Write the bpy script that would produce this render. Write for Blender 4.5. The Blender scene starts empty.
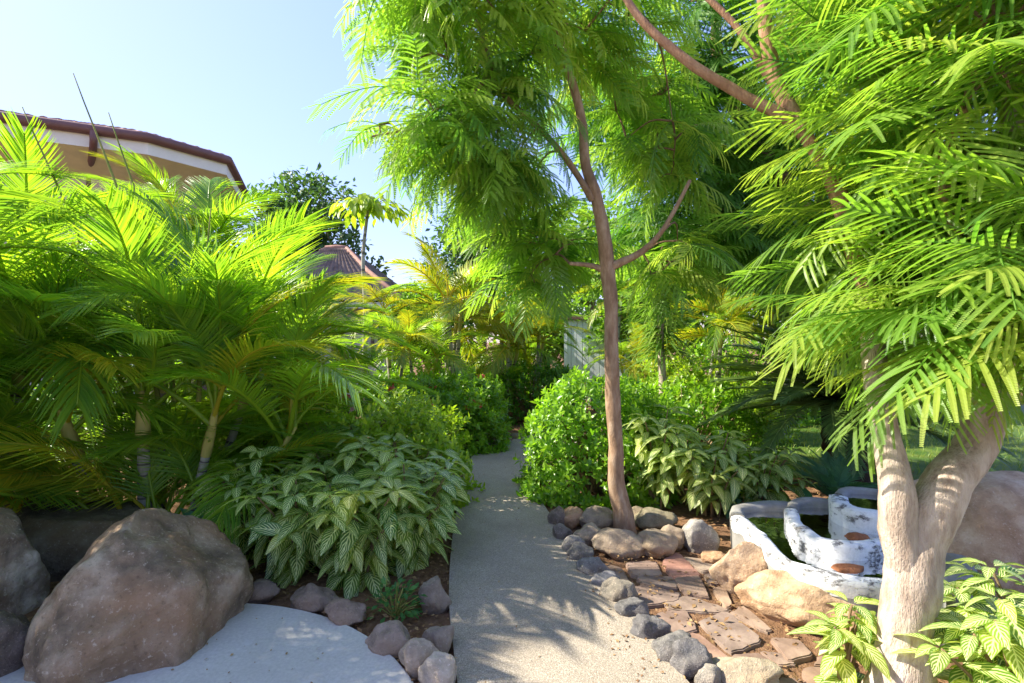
import bpy, bmesh, math, random
import numpy as np
from mathutils import Vector, Matrix, noise

# ------------------------------------------------------------------ camera, sky, sun, exposure
S = bpy.context.scene
C = S.collection
R = math.radians
FPX, EYE = 512.0, 1.6                       # focal length in pixels at 1024 wide, eye height
cam = bpy.data.objects.new('camera', bpy.data.cameras.new('camera'))
cam.data.lens = 18.0; cam.data.sensor_width = 36.0; cam.data.clip_start = 0.05; cam.data.clip_end = 2000
cam.location = (0, 0, EYE); cam.rotation_euler = (R(90), 0, 0)
C.objects.link(cam); S.camera = cam

SUN_EL, SUN_AZ = 41.0, -82.0                # azimuth from +Y (view direction), negative = towards the left
w = bpy.data.worlds.new('World'); S.world = w; w.use_nodes = True
nt = w.node_tree; nt.nodes.clear()
sky = nt.nodes.new('ShaderNodeTexSky'); sky.sky_type = 'NISHITA'; sky.sun_disc = False
sky.sun_elevation = R(SUN_EL); sky.sun_rotation = R(SUN_AZ)
sky.air_density = 1.0; sky.dust_density = 0.7; sky.ozone_density = 2.6
bg = nt.nodes.new('ShaderNodeBackground'); bg.inputs['Strength'].default_value = 0.15
wo = nt.nodes.new('ShaderNodeOutputWorld')
bw = nt.nodes.new('ShaderNodeRGBToBW'); nt.links.new(sky.outputs[0], bw.inputs[0])      # soft shoulder for the glare near the sun
ad = nt.nodes.new('ShaderNodeMath'); ad.operation = 'MULTIPLY_ADD'; ad.inputs[1].default_value = .27; ad.inputs[2].default_value = .78; nt.links.new(bw.outputs[0], ad.inputs[0])
dv = nt.nodes.new('ShaderNodeVectorMath'); dv.operation = 'DIVIDE'; nt.links.new(sky.outputs[0], dv.inputs[0]); nt.links.new(ad.outputs[0], dv.inputs[1]); tn = nt.nodes.new('ShaderNodeVectorMath'); tn.operation = 'MULTIPLY'; tn.inputs[1].default_value = (1.0, .865, 1.04); nt.links.new(dv.outputs[0], tn.inputs[0]); nt.links.new(tn.outputs[0], bg.inputs[0])
nt.links.new(bg.outputs[0], wo.inputs[0])
sl = bpy.data.lights.new('sun', 'SUN'); sl.energy = 3.7; sl.angle = R(0.53); sl.color = (1.0, 0.93, 0.80)
so = bpy.data.objects.new('sun', sl); C.objects.link(so)
sd = Vector((math.sin(R(SUN_AZ))*math.cos(R(SUN_EL)), math.cos(R(SUN_AZ))*math.cos(R(SUN_EL)), math.sin(R(SUN_EL))))
so.rotation_euler = sd.to_track_quat('Z', 'Y').to_euler(); so.location = sd*50
S.view_settings.view_transform = 'Standard'; S.view_settings.look = 'None'
S.view_settings.exposure = 1.88; S.view_settings.gamma = 1.0; S.view_settings.use_curve_mapping = False
try:
    S.cycles.max_bounces = 10; S.cycles.diffuse_bounces = 5; S.cycles.transmission_bounces = 8
    S.cycles.transparent_max_bounces = 8; S.cycles.sample_clamp_indirect = 6.0
except Exception: pass

# ------------------------------------------------------------------ helpers
def P(px, py, Y):                            # a point of the place at distance Y
    return np.array([(px-512)/FPX*Y, Y, EYE-(py-341)/FPX*Y])
def G(px, py, z=0.0):                        # the same on a level surface of height z
    Y = (EYE-z)*FPX/(py-341.0)
    return np.array([(px-512)/FPX*Y, Y, z])
def unit(v):
    v = np.asarray(v, float); return v/(np.linalg.norm(v, axis=-1, keepdims=True)+1e-12)

class Buf:
    def __init__(s): s.V=[]; s.Q=[]; s.U=[]; s.R=[]; s.M=[]; s.n=0
    def add(s, V, Q, U=None, rnd=0.5, mat=0):
        V = np.asarray(V, float).reshape(-1, 3); Q = np.asarray(Q, np.int64).reshape(-1, 4)
        if U is None: U = np.zeros((len(V), 2))
        s.V.append(V); s.Q.append(Q+s.n); s.U.append(np.asarray(U, float).reshape(-1, 2))
        s.R.append(np.full(len(V), rnd) if np.isscalar(rnd) else np.asarray(rnd, float))
        s.M.append(np.full(len(Q), mat, np.int32)); s.n += len(V)
    def inst(s, T, M, loc, rnd, mat=0):      # T=(V,Q,U) copied with k frames
        V, Q, U = T; k = len(loc)
        if k == 0: return
        W = np.einsum('kij,nj->kni', M, V)+np.asarray(loc)[:, None, :]
        QQ = (Q[None]+(np.arange(k)*len(V))[:, None, None]).reshape(-1, 4)
        s.add(W.reshape(-1, 3), QQ, np.tile(U, (k, 1)), np.repeat(rnd, len(V)), mat)
    def build(s, name, mats, parent=None, smooth=True):
        V = np.concatenate(s.V).astype(np.float32); Q = np.concatenate(s.Q).astype(np.int32)
        U = np.concatenate(s.U).astype(np.float32); Rn = np.concatenate(s.R).astype(np.float32); Mi = np.concatenate(s.M)
        me = bpy.data.meshes.new(name)
        me.vertices.add(len(V)); me.vertices.foreach_set('co', V.ravel())
        me.loops.add(len(Q)*4); me.loops.foreach_set('vertex_index', Q.ravel())
        me.polygons.add(len(Q)); me.polygons.foreach_set('loop_start', np.arange(len(Q), dtype=np.int32)*4)
        if not isinstance(mats, (list, tuple)): mats = [mats]
        for m in mats: me.materials.append(m)
        me.polygons.foreach_set('material_index', Mi)
        me.polygons.foreach_set('use_smooth', np.full(len(Q), smooth))
        uv = me.uv_layers.new(name='UVMap'); uv.data.foreach_set('uv', U[Q.ravel()].ravel())
        at = me.attributes.new('rnd', 'FLOAT', 'POINT'); at.data.foreach_set('value', Rn)
        me.update(calc_edges=True)
        o = bpy.data.objects.new(name, me); C.objects.link(o)
        if parent: o.parent = parent
        return o

def frames(d, up, roll=None):
    x = unit(d); y = unit(np.cross(up, x)); z = np.cross(x, y)
    if roll is not None:
        c, s_ = np.cos(roll)[:, None], np.sin(roll)[:, None]
        y, z = c*y+s_*z, -s_*y+c*z
    return np.stack([x, y, z], axis=2)

def tube(pts, rad, sides=8, uvs=True):
    pts = np.asarray(pts, float); n = len(pts); rad = np.broadcast_to(np.asarray(rad, float), (n,))
    t = unit(np.gradient(pts, axis=0))
    a = np.array([0.31, 0.95, 0.05]) if abs(t[0][2]) > .7 else np.array([0, 0, 1.0])
    u = unit(np.cross(t[0], a)); V = []
    ang = np.linspace(0, 2*np.pi, sides, endpoint=False)
    for i in range(n):
        u = unit(u-t[i]*np.dot(u, t[i])); v = np.cross(t[i], u)
        V.append(pts[i]+rad[i]*(np.cos(ang)[:, None]*u+np.sin(ang)[:, None]*v))
    V = np.concatenate(V); Q = []
    for i in range(n-1):
        for j in range(sides):
            k = (j+1) % sides
            Q.append((i*sides+j, i*sides+k, (i+1)*sides+k, (i+1)*sides+j))
    # closing fan at the end
    e = len(V); V = np.concatenate([V, pts[-1:]+t[-1:]*rad[-1]*.5]); b = (n-1)*sides
    for j in range(0, sides, 2): Q.append((b+j, b+(j+1) % sides, b+(j+2) % sides, e))
    U = np.zeros((len(V), 2)); U[:n*sides, 1] = np.repeat(np.linspace(0, 1, n), sides); U[:n*sides, 0] = np.tile(np.arange(sides)/sides, n)
    return V, np.array(Q), U

def spline(pts, n=8):                         # Catmull-Rom through points (any columns)
    p = np.asarray(pts, float); p = np.vstack([2*p[0]-p[1], p, 2*p[-1]-p[-2]]); out = []
    for i in range(1, len(p)-2):
        for t in np.linspace(0, 1, n, endpoint=False):
            a, b, c, d = p[i-1], p[i], p[i+1], p[i+2]
            out.append(.5*((2*b)+(-a+c)*t+(2*a-5*b+4*c-d)*t*t+(-a+3*b-3*c+d)*t**3))
    out.append(p[-2]); return np.array(out)

def tag(o, label=None, cat=None, group=None, kind=None):
    if label: o['label'] = label
    if cat: o['category'] = cat
    if group: o['group'] = group
    if kind: o['kind'] = kind
    return o
def thing(name, label, cat, loc=(0, 0, 0), group=None):
    o = bpy.data.objects.new(name, None); o.location = loc; o.empty_display_size = .1; C.objects.link(o)
    return tag(o, label, cat, group)
def keep(o, parent):                          # parent without moving: children are modelled in world space
    o.parent = parent; o.matrix_parent_inverse = Matrix.Translation(parent.location).inverted(); return o
def from_bm(name, bm, mat, parent=None, smooth=False):
    me = bpy.data.meshes.new(name); bm.normal_update(); bm.to_mesh(me); bm.free()
    for m in (mat if isinstance(mat, (list, tuple)) else [mat]): me.materials.append(m)
    if smooth: me.polygons.foreach_set('use_smooth', [True]*len(me.polygons))
    o = bpy.data.objects.new(name, me); C.objects.link(o)
    if parent: keep(o, parent)
    return o
def bm_box(bm, lo, hi, rot=None, bevel=0):
    r = bmesh.ops.create_cube(bm, size=1); lo, hi = Vector(lo), Vector(hi)
    for v in r['verts']:
        v.co = Vector(((v.co.x+.5)*(hi.x-lo.x)+lo.x, (v.co.y+.5)*(hi.y-lo.y)+lo.y, (v.co.z+.5)*(hi.z-lo.z)+lo.z))
        if rot: v.co = rot @ v.co
    if bevel:
        es = list({e for v in r['verts'] for e in v.link_edges})
        bmesh.ops.bevel(bm, geom=es, offset=bevel, segments=2, affect='EDGES', profile=.5)

# ------------------------------------------------------------------ materials
class N:
    def __init__(s, name):
        s.m = bpy.data.materials.new(name); s.m.use_nodes = True; s.t = s.m.node_tree; s.t.nodes.clear()
        s.out = s.t.nodes.new('ShaderNodeOutputMaterial')
    def n(s, typ, **kw):
        x = s.t.nodes.new('ShaderNode'+typ)
        for k, v in kw.items():
            if k in x.inputs: x.inputs[k].default_value = v
            else: setattr(x, k, v)
        return x
    def l(s, a, b): s.t.links.new(a, b)
    def math(s, op, a, b=None, clamp=False):
        x = s.t.nodes.new('ShaderNodeMath'); x.operation = op; x.use_clamp = clamp
        for i, v in enumerate((a, b)):
            if v is None: continue
            if isinstance(v, (int, float)): x.inputs[i].default_value = v
            else: s.l(v, x.inputs[i])
        return x.outputs[0]
    def ramp(s, fac, stops, interp='LINEAR'):
        x = s.t.nodes.new('ShaderNodeValToRGB'); e = x.color_ramp.elements; x.color_ramp.interpolation = interp
        e[0].position, e[0].color = stops[0][0], (*stops[0][1], 1); e[1].position, e[1].color = stops[-1][0], (*stops[-1][1], 1)
        for p, c in stops[1:-1]: k = e.new(p); k.color = (*c, 1)
        s.l(fac, x.inputs[0]); return x.outputs[0]
    def mix(s, fac, a, b, mode='MIX'):
        x = s.t.nodes.new('ShaderNodeMix'); x.data_type = 'RGBA'; x.blend_type = mode
        for sock, v in ((x.inputs[0], fac), (x.inputs[6], a), (x.inputs[7], b)):
            if isinstance(v, (int, float)): sock.default_value = v
            elif isinstance(v, tuple): sock.default_value = (*v, 1)
            else: s.l(v, sock)
        return x.outputs[2]
    def noise(s, scale, detail=4, rough=.55, coord=None):
        x = s.n('TexNoise'); x.inputs['Scale'].default_value = scale; x.inputs['Detail'].default_value = detail; x.inputs['Roughness'].default_value = rough
        if coord is not None: s.l(coord, x.inputs['Vector'])
        return x.outputs[0]
    def obj(s): return s.n('TexCoord').outputs['Object']
    def bump(s, h, strength, dist):
        b = s.n('Bump'); b.inputs['Strength'].default_value = strength; b.inputs['Distance'].default_value = dist; s.l(h, b.inputs['Height']); return b.outputs[0]
    def finish(s, col, rough=.7, bump=None, spec=.5):
        p = s.n('BsdfPrincipled'); p.inputs['Specular IOR Level'].default_value = spec
        if isinstance(col, tuple): p.inputs['Base Color'].default_value = (*col, 1)
        else: s.l(col, p.inputs['Base Color'])
        if isinstance(rough, (int, float)): p.inputs['Roughness'].default_value = rough
        else: s.l(rough, p.inputs['Roughness'])
        if bump is not None: s.l(bump, p.inputs['Normal'])
        s.l(p.outputs[0], s.out.inputs[0]); return s.m

def leaf_mat(name, cols, trans=.45, rough=.42, tint=(1.25, 1.3, .55), spec=.4, veins=None, tval=1.5):
    k = N(name); a = k.n('Attribute', attribute_name='rnd')
    col = k.ramp(a.outputs['Fac'], [(i/(len(cols)-1), c) for i, c in enumerate(cols)])
    nz = k.noise(3.0, 2, .5, k.obj())
    col = k.mix(k.math('MULTIPLY', k.math('SUBTRACT', nz, .35), .9, True), col, tuple(min(1, c*1.5) for c in cols[-1]))
    if veins:
        uv = k.n('UVMap'); sp = k.n('SeparateXYZ'); k.l(uv.outputs[0], sp.inputs[0])
        du = k.math('ABSOLUTE', k.math('SUBTRACT', sp.outputs[0], .5))
        ph = k.math('SUBTRACT', k.math('MULTIPLY', sp.outputs[1], veins[1]*2*math.pi), k.math('MULTIPLY', du, veins[2]*2*math.pi))
        mr = k.n('MapRange'); mr.inputs['From Min'].default_value = veins[3]; mr.inputs['From Max'].default_value = veins[3]+.22; k.l(k.math('SINE', ph), mr.inputs[0])
        edge = k.n('MapRange'); edge.inputs['From Min'].default_value = .47; edge.inputs['From Max'].default_value = .36; k.l(du, edge.inputs[0])
        mid = k.n('MapRange'); mid.inputs['From Min'].default_value = .055; mid.inputs['From Max'].default_value = .02; k.l(du, mid.inputs[0])
        v = k.math('MAXIMUM', k.math('MULTIPLY', mr.outputs[0], edge.outputs[0]), mid.outputs[0], True)
        col = k.mix(k.math('MULTIPLY', v, .85), col, veins[0])
    tc = k.mix(1.0, col, tuple(t*tval for t in tint), 'MULTIPLY')
    p = k.n('BsdfPrincipled'); p.inputs['Roughness'].default_value = rough; p.inputs['Specular IOR Level'].default_value = spec
    k.l(col, p.inputs['Base Color'])
    t = k.n('BsdfTranslucent'); k.l(tc, t.inputs[0])
    mx = k.n('MixShader'); mx.inputs[0].default_value = trans
    k.l(p.outputs[0], mx.inputs[1]); k.l(t.outputs[0], mx.inputs[2]); k.l(mx.outputs[0], k.out.inputs[0])
    return k.m

M = {}
M['bip_leaf'] = leaf_mat('bipinnate_leaf', [(.06,.16,.028), (.11,.24,.03), (.18,.32,.035), (.30,.36,.06)], .5, .42, (1.22,1.28,.6), tval=1.6)
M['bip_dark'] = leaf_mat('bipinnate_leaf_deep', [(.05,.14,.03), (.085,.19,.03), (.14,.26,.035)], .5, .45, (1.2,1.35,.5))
M['palm'] = leaf_mat('palm_leaf', [(.08,.19,.035), (.14,.28,.03), (.26,.36,.03)], .52, .34, (1.3,1.25,.4), .5, tval=1.7)
M['palm_yellow'] = leaf_mat('palm_leaf_yellow', [(.12,.24,.02), (.22,.30,.02), (.40,.36,.03)], .45, .38, (1.3,1.15,.4), .5)
M['cycad'] = leaf_mat('cycad_leaf', [(.045,.095,.025), (.075,.14,.03), (.12,.18,.04)], .3, .35, spec=.5)
M['blue_leaf'] = leaf_mat('blue_green_leaf', [(.08,.2,.13), (.11,.25,.15), (.13,.28,.14)], .3, .4)
M['hedge'] = leaf_mat('hedge_leaf', [(.07,.18,.015), (.13,.27,.018), (.23,.37,.025)], .44, .35, spec=.5)
M['hedge_lime'] = leaf_mat('lime_hedge_leaf', [(.10,.22,.014), (.18,.30,.018), (.32,.40,.03)], .42, .38, spec=.45)
M['hedge_dark'] = leaf_mat('deep_hedge_leaf', [(.045,.13,.018), (.075,.19,.02), (.14,.28,.025)], .42, .33, spec=.5)
M['zebra'] = leaf_mat('veined_leaf', [(.04,.14,.03), (.07,.19,.03), (.13,.25,.03), (.30,.34,.05)], .42, .36, veins=((.78,.80,.42), 8, 6, .35), spec=.5)
M['zebra_pale'] = leaf_mat('veined_leaf_pale', [(.07,.17,.03), (.12,.25,.03), (.3,.36,.05)], .42, .36, veins=((.80,.80,.42), 8, 6, .30), spec=.5)
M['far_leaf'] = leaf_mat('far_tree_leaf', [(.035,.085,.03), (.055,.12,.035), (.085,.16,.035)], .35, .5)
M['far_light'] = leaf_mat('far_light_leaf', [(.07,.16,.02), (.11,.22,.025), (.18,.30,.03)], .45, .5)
M['papaya'] = leaf_mat('broad_yellow_leaf', [(.16,.28,.02), (.26,.36,.03), (.34,.40,.04)], .5, .4)
M['herb'] = leaf_mat('herb_leaf', [(.03,.11,.03), (.05,.15,.035), (.07,.19,.04)], .35, .5)
M['strap'] = leaf_mat('strap_leaf', [(.06,.15,.03), (.10,.21,.03), (.22,.30,.06)], .42, .35)
M['flower'] = leaf_mat('red_petal', [(.55,.04,.03), (.65,.07,.05), (.7,.16,.08)], .3, .5, tint=(1, .6, .6), tval=1.0)
M['grass'] = leaf_mat('grass_blade', [(.07,.15,.02), (.13,.22,.03), (.26,.28,.06)], .35, .5)

def bark(name, c1, c2, c3, scale=14, stretch=(1, 1, .35), bs=.6, rings=0, rough=.85):
    k = N(name); mp = k.n('Mapping'); mp.inputs['Scale'].default_value = stretch; k.l(k.obj(), mp.inputs[0])
    n1 = k.noise(scale, 6, .65, mp.outputs[0]); n2 = k.noise(scale*.22, 3, .5, k.obj()); n3 = k.noise(scale*7, 3, .6, mp.outputs[0])
    col = k.ramp(n1, [(.3, c1), (.5, c2), (.7, c3)])
    col = k.mix(k.math('MULTIPLY', k.math('SUBTRACT', n2, .45), 2.2, True), col, tuple(x*.55 for x in c2))
    h = k.math('ADD', n1, k.math('MULTIPLY', n3, .35))
    if rings:
        sp = k.n('SeparateXYZ'); k.l(k.n('UVMap').outputs[0], sp.inputs[0])
        r = k.math('GREATER_THAN', k.math('SINE', k.math('MULTIPLY', sp.outputs[1], rings*6.283)), .86)
        col = k.mix(k.math('MULTIPLY', r, .8), col, tuple(x*.35 for x in c1)); h = k.math('SUBTRACT', h, k.math('MULTIPLY', r, .5))
    return k.finish(col, rough, k.bump(h, bs, .02), .25)
M['bark_pale'] = bark('pale_bark', (.26,.18,.13), (.46,.37,.29), (.62,.53,.45), 20, (1, 1, .28), 1.0)
M['bark_brown'] = bark('brown_bark', (.19,.11,.06), (.33,.21,.125), (.48,.35,.235), 18)
M['bark_red'] = bark('reddish_bark', (.19,.095,.05), (.32,.175,.095), (.43,.27,.16), 16)
M['bark_dark'] = bark('dark_cycad_bark', (.025,.017,.012), (.06,.04,.028), (.12,.085,.06), 30, (1, 1, 1.6), 1)
M['twig'] = bark('twig_bark', (.12,.07,.04), (.2,.12,.07), (.28,.18,.1), 20)
M['stem_green'] = bark('green_stem', (.12,.16,.03), (.22,.24,.05), (.36,.30,.09), 6, (1, 1, .2), .2)
M['stem_brown'] = bark('brown_stem', (.16,.10,.05), (.25,.17,.09), (.33,.24,.14), 30)
M['cane'] = bark('ringed_cane', (.22,.20,.15), (.34,.32,.26), (.46,.43,.36), 9, (1, 1, .4), .35, rings=9)
M['crownshaft'] = bark('crownshaft', (.30,.28,.05), (.42,.37,.10), (.50,.42,.18), 5, (1, 1, .2), .15, rough=.5)

def ground_mat():
    k = N('garden_soil'); o = k.obj(); n1 = k.noise(1.3, 5, .6, o); n2 = k.noise(22, 5, .7, o); n3 = k.noise(90, 3, .6, o)
    col = k.ramp(n2, [(.3, (.10,.052,.028)), (.52, (.22,.12,.062)), (.72, (.34,.21,.12))])
    col = k.mix(k.math('MULTIPLY', k.math('SUBTRACT', n1, .42), 2.5, True), col, (.16,.095,.055))
    return k.finish(col, .95, k.bump(k.math('ADD', n2, k.math('MULTIPLY', n3, .5)), .9, .03), .15)
M['soil'] = ground_mat()
def path_mat():
    k = N('exposed_aggregate'); o = k.obj()
    v = k.n('TexVoronoi'); v.inputs['Scale'].default_value = 230; k.l(o, v.inputs['Vector'])
    bw = k.n('SeparateColor'); k.l(v.outputs['Color'], bw.inputs[0])
    col = k.ramp(bw.outputs[0], [(0, (.21,.175,.13)), (.35, (.29,.245,.185)), (.75, (.37,.315,.24)), (1, (.50,.44,.35))])
    n1 = k.noise(.9, 5, .6, o); n2 = k.noise(7, 4, .6, o)
    col = k.mix(k.math('MULTIPLY', k.math('SUBTRACT', n1, .42), 2.2, True), col, (.20,.165,.12))
    col = k.mix(k.math('MULTIPLY', k.math('SUBTRACT', n2, .5), 1.3, True), col, (.38,.33,.26))
    h = k.math('SUBTRACT', k.noise(160, 2, .5, o), v.outputs['Distance'])
    return k.finish(col, .85, k.bump(h, .35, .006), .3)
M['path'] = path_mat()
def pad_mat():
    k = N('smooth_concrete'); o = k.obj(); n1 = k.noise(1.7, 5, .6, o); n2 = k.noise(60, 4, .65, o); n3 = k.noise(9, 4, .6, o)
    col = k.ramp(n2, [(.3, (.47,.445,.395)), (.7, (.62,.585,.525))])
    col = k.mix(k.math('MULTIPLY', k.math('SUBTRACT', n1, .4), 1.8, True), col, (.40,.37,.32))
    col = k.mix(k.math('MULTIPLY', k.math('SUBTRACT', n3, .58), 3, True), col, (.62,.60,.57))
    return k.finish(col, .7, k.bump(n2, .12, .004), .35)
M['pad'] = pad_mat()
def rock_mat(name, c1, c2, c3, patch, scale=5, speck=(.62,.56,.48)):
    k = N(name); o = k.obj(); n1 = k.noise(scale, 7, .62, o); n2 = k.noise(scale*.4, 3, .5, o); n3 = k.noise(scale*9, 5, .7, o); n4 = k.noise(scale*30, 2, .6, o)
    col = k.ramp(n1, [(.32, c1), (.5, c2), (.68, c3)])
    col = k.mix(k.math('MULTIPLY', k.math('SUBTRACT', n2, .47), 4, True), col, patch)
    col = k.mix(k.math('MULTIPLY', k.math('SUBTRACT', n3, .58), 5, True), col, speck)
    col = k.mix(k.math('MULTIPLY', k.math('SUBTRACT', .42, n3), 4, True), col, tuple(x*.45 for x in c1))
    oi = k.n('ObjectInfo'); col = k.mix(1.0, col, oi.outputs['Color'], 'MULTIPLY')
    h = k.math('ADD', n1, k.math('ADD', k.math('MULTIPLY', n3, .45), k.math('MULTIPLY', n4, .12)))
    return k.finish(col, .82, k.bump(h, .75, .035), .3)
M['boulder'] = rock_mat('boulder_rock', (.085,.068,.05), (.23,.18,.13), (.46,.40,.32), (.30,.19,.11), 4.5)
M['rock'] = rock_mat('garden_rock', (.20,.165,.13), (.34,.29,.23), (.47,.41,.33), (.36,.27,.19), 9)
M['rock_gold'] = rock_mat('golden_rock', (.30,.19,.11), (.47,.33,.21), (.60,.47,.33), (.40,.25,.14), 7, (.7,.62,.5))
M['rock_dark'] = rock_mat('dark_rock', (.085,.08,.073), (.165,.155,.14), (.28,.26,.235), (.11,.09,.075), 12)
def flag_mat():
    k = N('flagstone'); o = k.obj(); n1 = k.noise(6, 5, .6, o); n3 = k.noise(55, 4, .7, o)
    col = k.ramp(n1, [(.3, (.15,.115,.09)), (.5, (.25,.195,.155)), (.7, (.36,.295,.235))])
    col = k.mix(k.math('MULTIPLY', k.math('SUBTRACT', n3, .6), 4, True), col, (.48,.39,.32))
    oi = k.n('ObjectInfo'); col = k.mix(1.0, col, oi.outputs['Color'], 'MULTIPLY')
    return k.finish(col, .75, k.bump(k.math('ADD', n1, k.math('MULTIPLY', n3, .3)), .5, .012), .35)
M['flag'] = flag_mat()
def rim_mat():
    k = N('peeling_white_paint'); o = k.obj(); mp = k.n('Mapping'); mp.inputs['Scale'].default_value = (1, 1, 1.8); k.l(o, mp.inputs[0])
    n1 = k.noise(8, 9, .75, mp.outputs[0]); n2 = k.noise(70, 4, .6, o)
    f = k.n('MapRange'); f.inputs['From Min'].default_value = .53; f.inputs['From Max'].default_value = .60; k.l(n1, f.inputs[0])
    col = k.mix(f.outputs[0], k.ramp(n2, [(.3, (.70,.70,.68)), (.7, (.84,.84,.83))]), k.ramp(n2, [(.3, (.06,.06,.06)), (.7, (.24,.23,.22))]))
    return k.finish(col, .7, k.bump(k.math('SUBTRACT', k.math('MULTIPLY', n2, .3), f.outputs[0]), .6, .012), .3)
M['rim'] = rim_mat()
def basin_mat():
    k = N('wet_grey_concrete'); o = k.obj(); n1 = k.noise(5, 5, .6, o); n2 = k.noise(50, 4, .6, o)
    col = k.ramp(n1, [(.3, (.16,.15,.13)), (.55, (.27,.26,.24)), (.75, (.36,.35,.33))]); col = k.mix(k.math('MULTIPLY', k.math('SUBTRACT', n2, .5), 2, True), col, (.2,.2,.15))
    return k.finish(col, .6, k.bump(n2, .3, .008), .4)
M['basin'] = basin_mat()
def pool_floor_mat():
    k = N('algae_floor'); o = k.obj(); n1 = k.noise(4.5, 5, .6, o); n2 = k.noise(30, 4, .6, o)
    col = k.ramp(n1, [(.35, (.16,.12,.06)), (.5, (.22,.18,.10)), (.68, (.22,.25,.08))]); col = k.mix(k.math('MULTIPLY', n2, .5), col, (.10,.09,.05))
    return k.finish(col, .6, None, .3)
M['pool_floor'] = pool_floor_mat()
def water_mat():
    k = N('clear_water'); o = k.obj(); h = k.noise(9, 3, .5, o); b = k.bump(h, .12, .02)
    g = k.n('BsdfGlossy'); g.inputs['Roughness'].default_value = .03; k.l(b, g.inputs['Normal'])
    t = k.n('BsdfTransparent'); t.inputs[0].default_value = (.78, .86, .78, 1)
    fr = k.n('Fresnel'); fr.inputs[0].default_value = 1.33; k.l(b, fr.inputs['Normal'])
    mx = k.n('MixShader'); k.l(fr.outputs[0], mx.inputs[0]); k.l(t.outputs[0], mx.inputs[1]); k.l(g.outputs[0], mx.inputs[2])
    k.l(mx.outputs[0], k.out.inputs[0]); return k.m
M['water'] = water_mat()
def plain(name, col, rough=.7, var=.25, scale=6, bs=.1, spec=.4):
    k = N(name); o = k.obj(); n1 = k.noise(scale, 5, .6, o); n2 = k.noise(scale*12, 3, .6, o)
    c = k.ramp(n1, [(.3, tuple(x*(1-var) for x in col)), (.7, tuple(min(1, x*(1+var*.5)) for x in col))])
    return k.finish(c, rough, k.bump(n2, bs, .01), spec)
M['cream'] = plain('cream_plaster', (.62,.56,.42), .85, .12, 2)
M['yellow_wall'] = plain('yellow_plaster', (.74,.64,.38), .85, .15, 2)
M['fascia'] = plain('cream_fascia', (.74,.70,.58), .6, .08, 3)
M['gutter'] = plain('brown_gutter', (.16,.075,.06), .5, .15, 6)
M['tile'] = plain('clay_tile', (.36,.19,.135), .8, .4, 5, .3)
M['tile_grey'] = plain('weathered_tile', (.26,.19,.16), .85, .4, 5, .3)
M['white_board'] = plain('pale_painted_boards', (.72,.76,.78), .6, .1, 3)
M['dark_glass'] = plain('dark_glass', (.02,.022,.025), .15, .1, 3, 0, .6)
M['dark_grey'] = plain('dark_grey_plastic', (.06,.065,.075), .5, .2, 6)
M['litter'] = leaf_mat('dry_leaf', [(.14,.07,.03), (.26,.14,.06), (.38,.25,.11)], .15, .7, tint=(1, .9, .6), tval=1.0)
M['brown_stone'] = plain('rust_brown_stone', (.30,.12,.06), .6, .35, 12, .4)

# ------------------------------------------------------------------ foliage templates (length 1 along +X, face +Z)
def t_leaf(rows=5, wd=.4, fold=.12, droop=.25, peak=.42):
    V=[]; U=[]; Q=[]
    for i in range(rows+1):
        t = i/rows; a = math.sin(math.pi*min(1, t**(math.log(.5)/math.log(peak))))**.8*wd*.5 if 0 < t < 1 else .004
        z = -droop*t*t
        for s in (-1, 0, 1): V.append((t, s*a, z+(abs(s)*a*2*fold))); U.append((.5+.5*s, t))
    for i in range(rows):
        for j in (0, 1): b = i*3+j; Q.append((b, b+1, b+4, b+3))
    return np.array(V), np.array(Q), np.array(U)

def t_bip(seed, npin=14, nl=18, pl=.32, fa=68, gl=.25, gh=.6, wl=.034, arch=.38):
    r = random.Random(seed); b = Buf(); rx = []
    for t in np.linspace(0, 1, 9): rx.append((t, .03*math.sin(t*5+seed), .14*t-arch*t*t))
    rx = np.array(rx); b.add(*tube(rx, np.linspace(.011, .004, 9), 4))
    tt = np.linspace(0, 1, 9)
    for i in range(npin):
        t = .14+.86*i/(npin-1); p0 = np.array([np.interp(t, tt, rx[:, k]) for k in range(3)])
        tan = unit(np.array([1, 0, .14-2*arch*t])); L = pl*(.55+.45*math.sin(math.pi*(.1+.8*t)))*r.uniform(.9, 1.08)
        for sgn in (-1, 1):
            a = R(fa-.5*fa*t+r.uniform(-7, 7)); d = tan*math.cos(a)+np.array([0, sgn*math.sin(a), -.08+r.uniform(-.1, .1)]); d = unit(d)
            g = r.uniform(gl, gh); s = np.linspace(.04, 1, nl)
            pts = p0+d*(L*s)[:, None]+np.array([0, 0, -1.0])*(L*g*s*s)[:, None]
            tg = unit(d*L+np.array([0, 0, -1.0])*(2*L*g*s)[:, None])
            up = unit(np.cross(tg, np.cross(np.array([0, 0, 1.0])+tan*.3, tg)))
            sd_ = np.cross(up, tg); sp = L/nl
            ll = wl*(.45+.55*np.sin(np.pi*np.clip(.12+.8*s, 0, 1)))
            for q in (-1, 1):
                o = sd_*q*.93+tg*.35+up*.22
                h = tg*(sp*.5)
                tip = pts+o*ll[:, None]
                V = np.stack([pts-h, pts+h, tip+h*.8, tip-h*.8], 1).reshape(-1, 3)
                b.add(V, np.arange(len(V)).reshape(-1, 4))
    return np.concatenate(b.V), np.concatenate(b.Q), np.concatenate(b.U)

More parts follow.
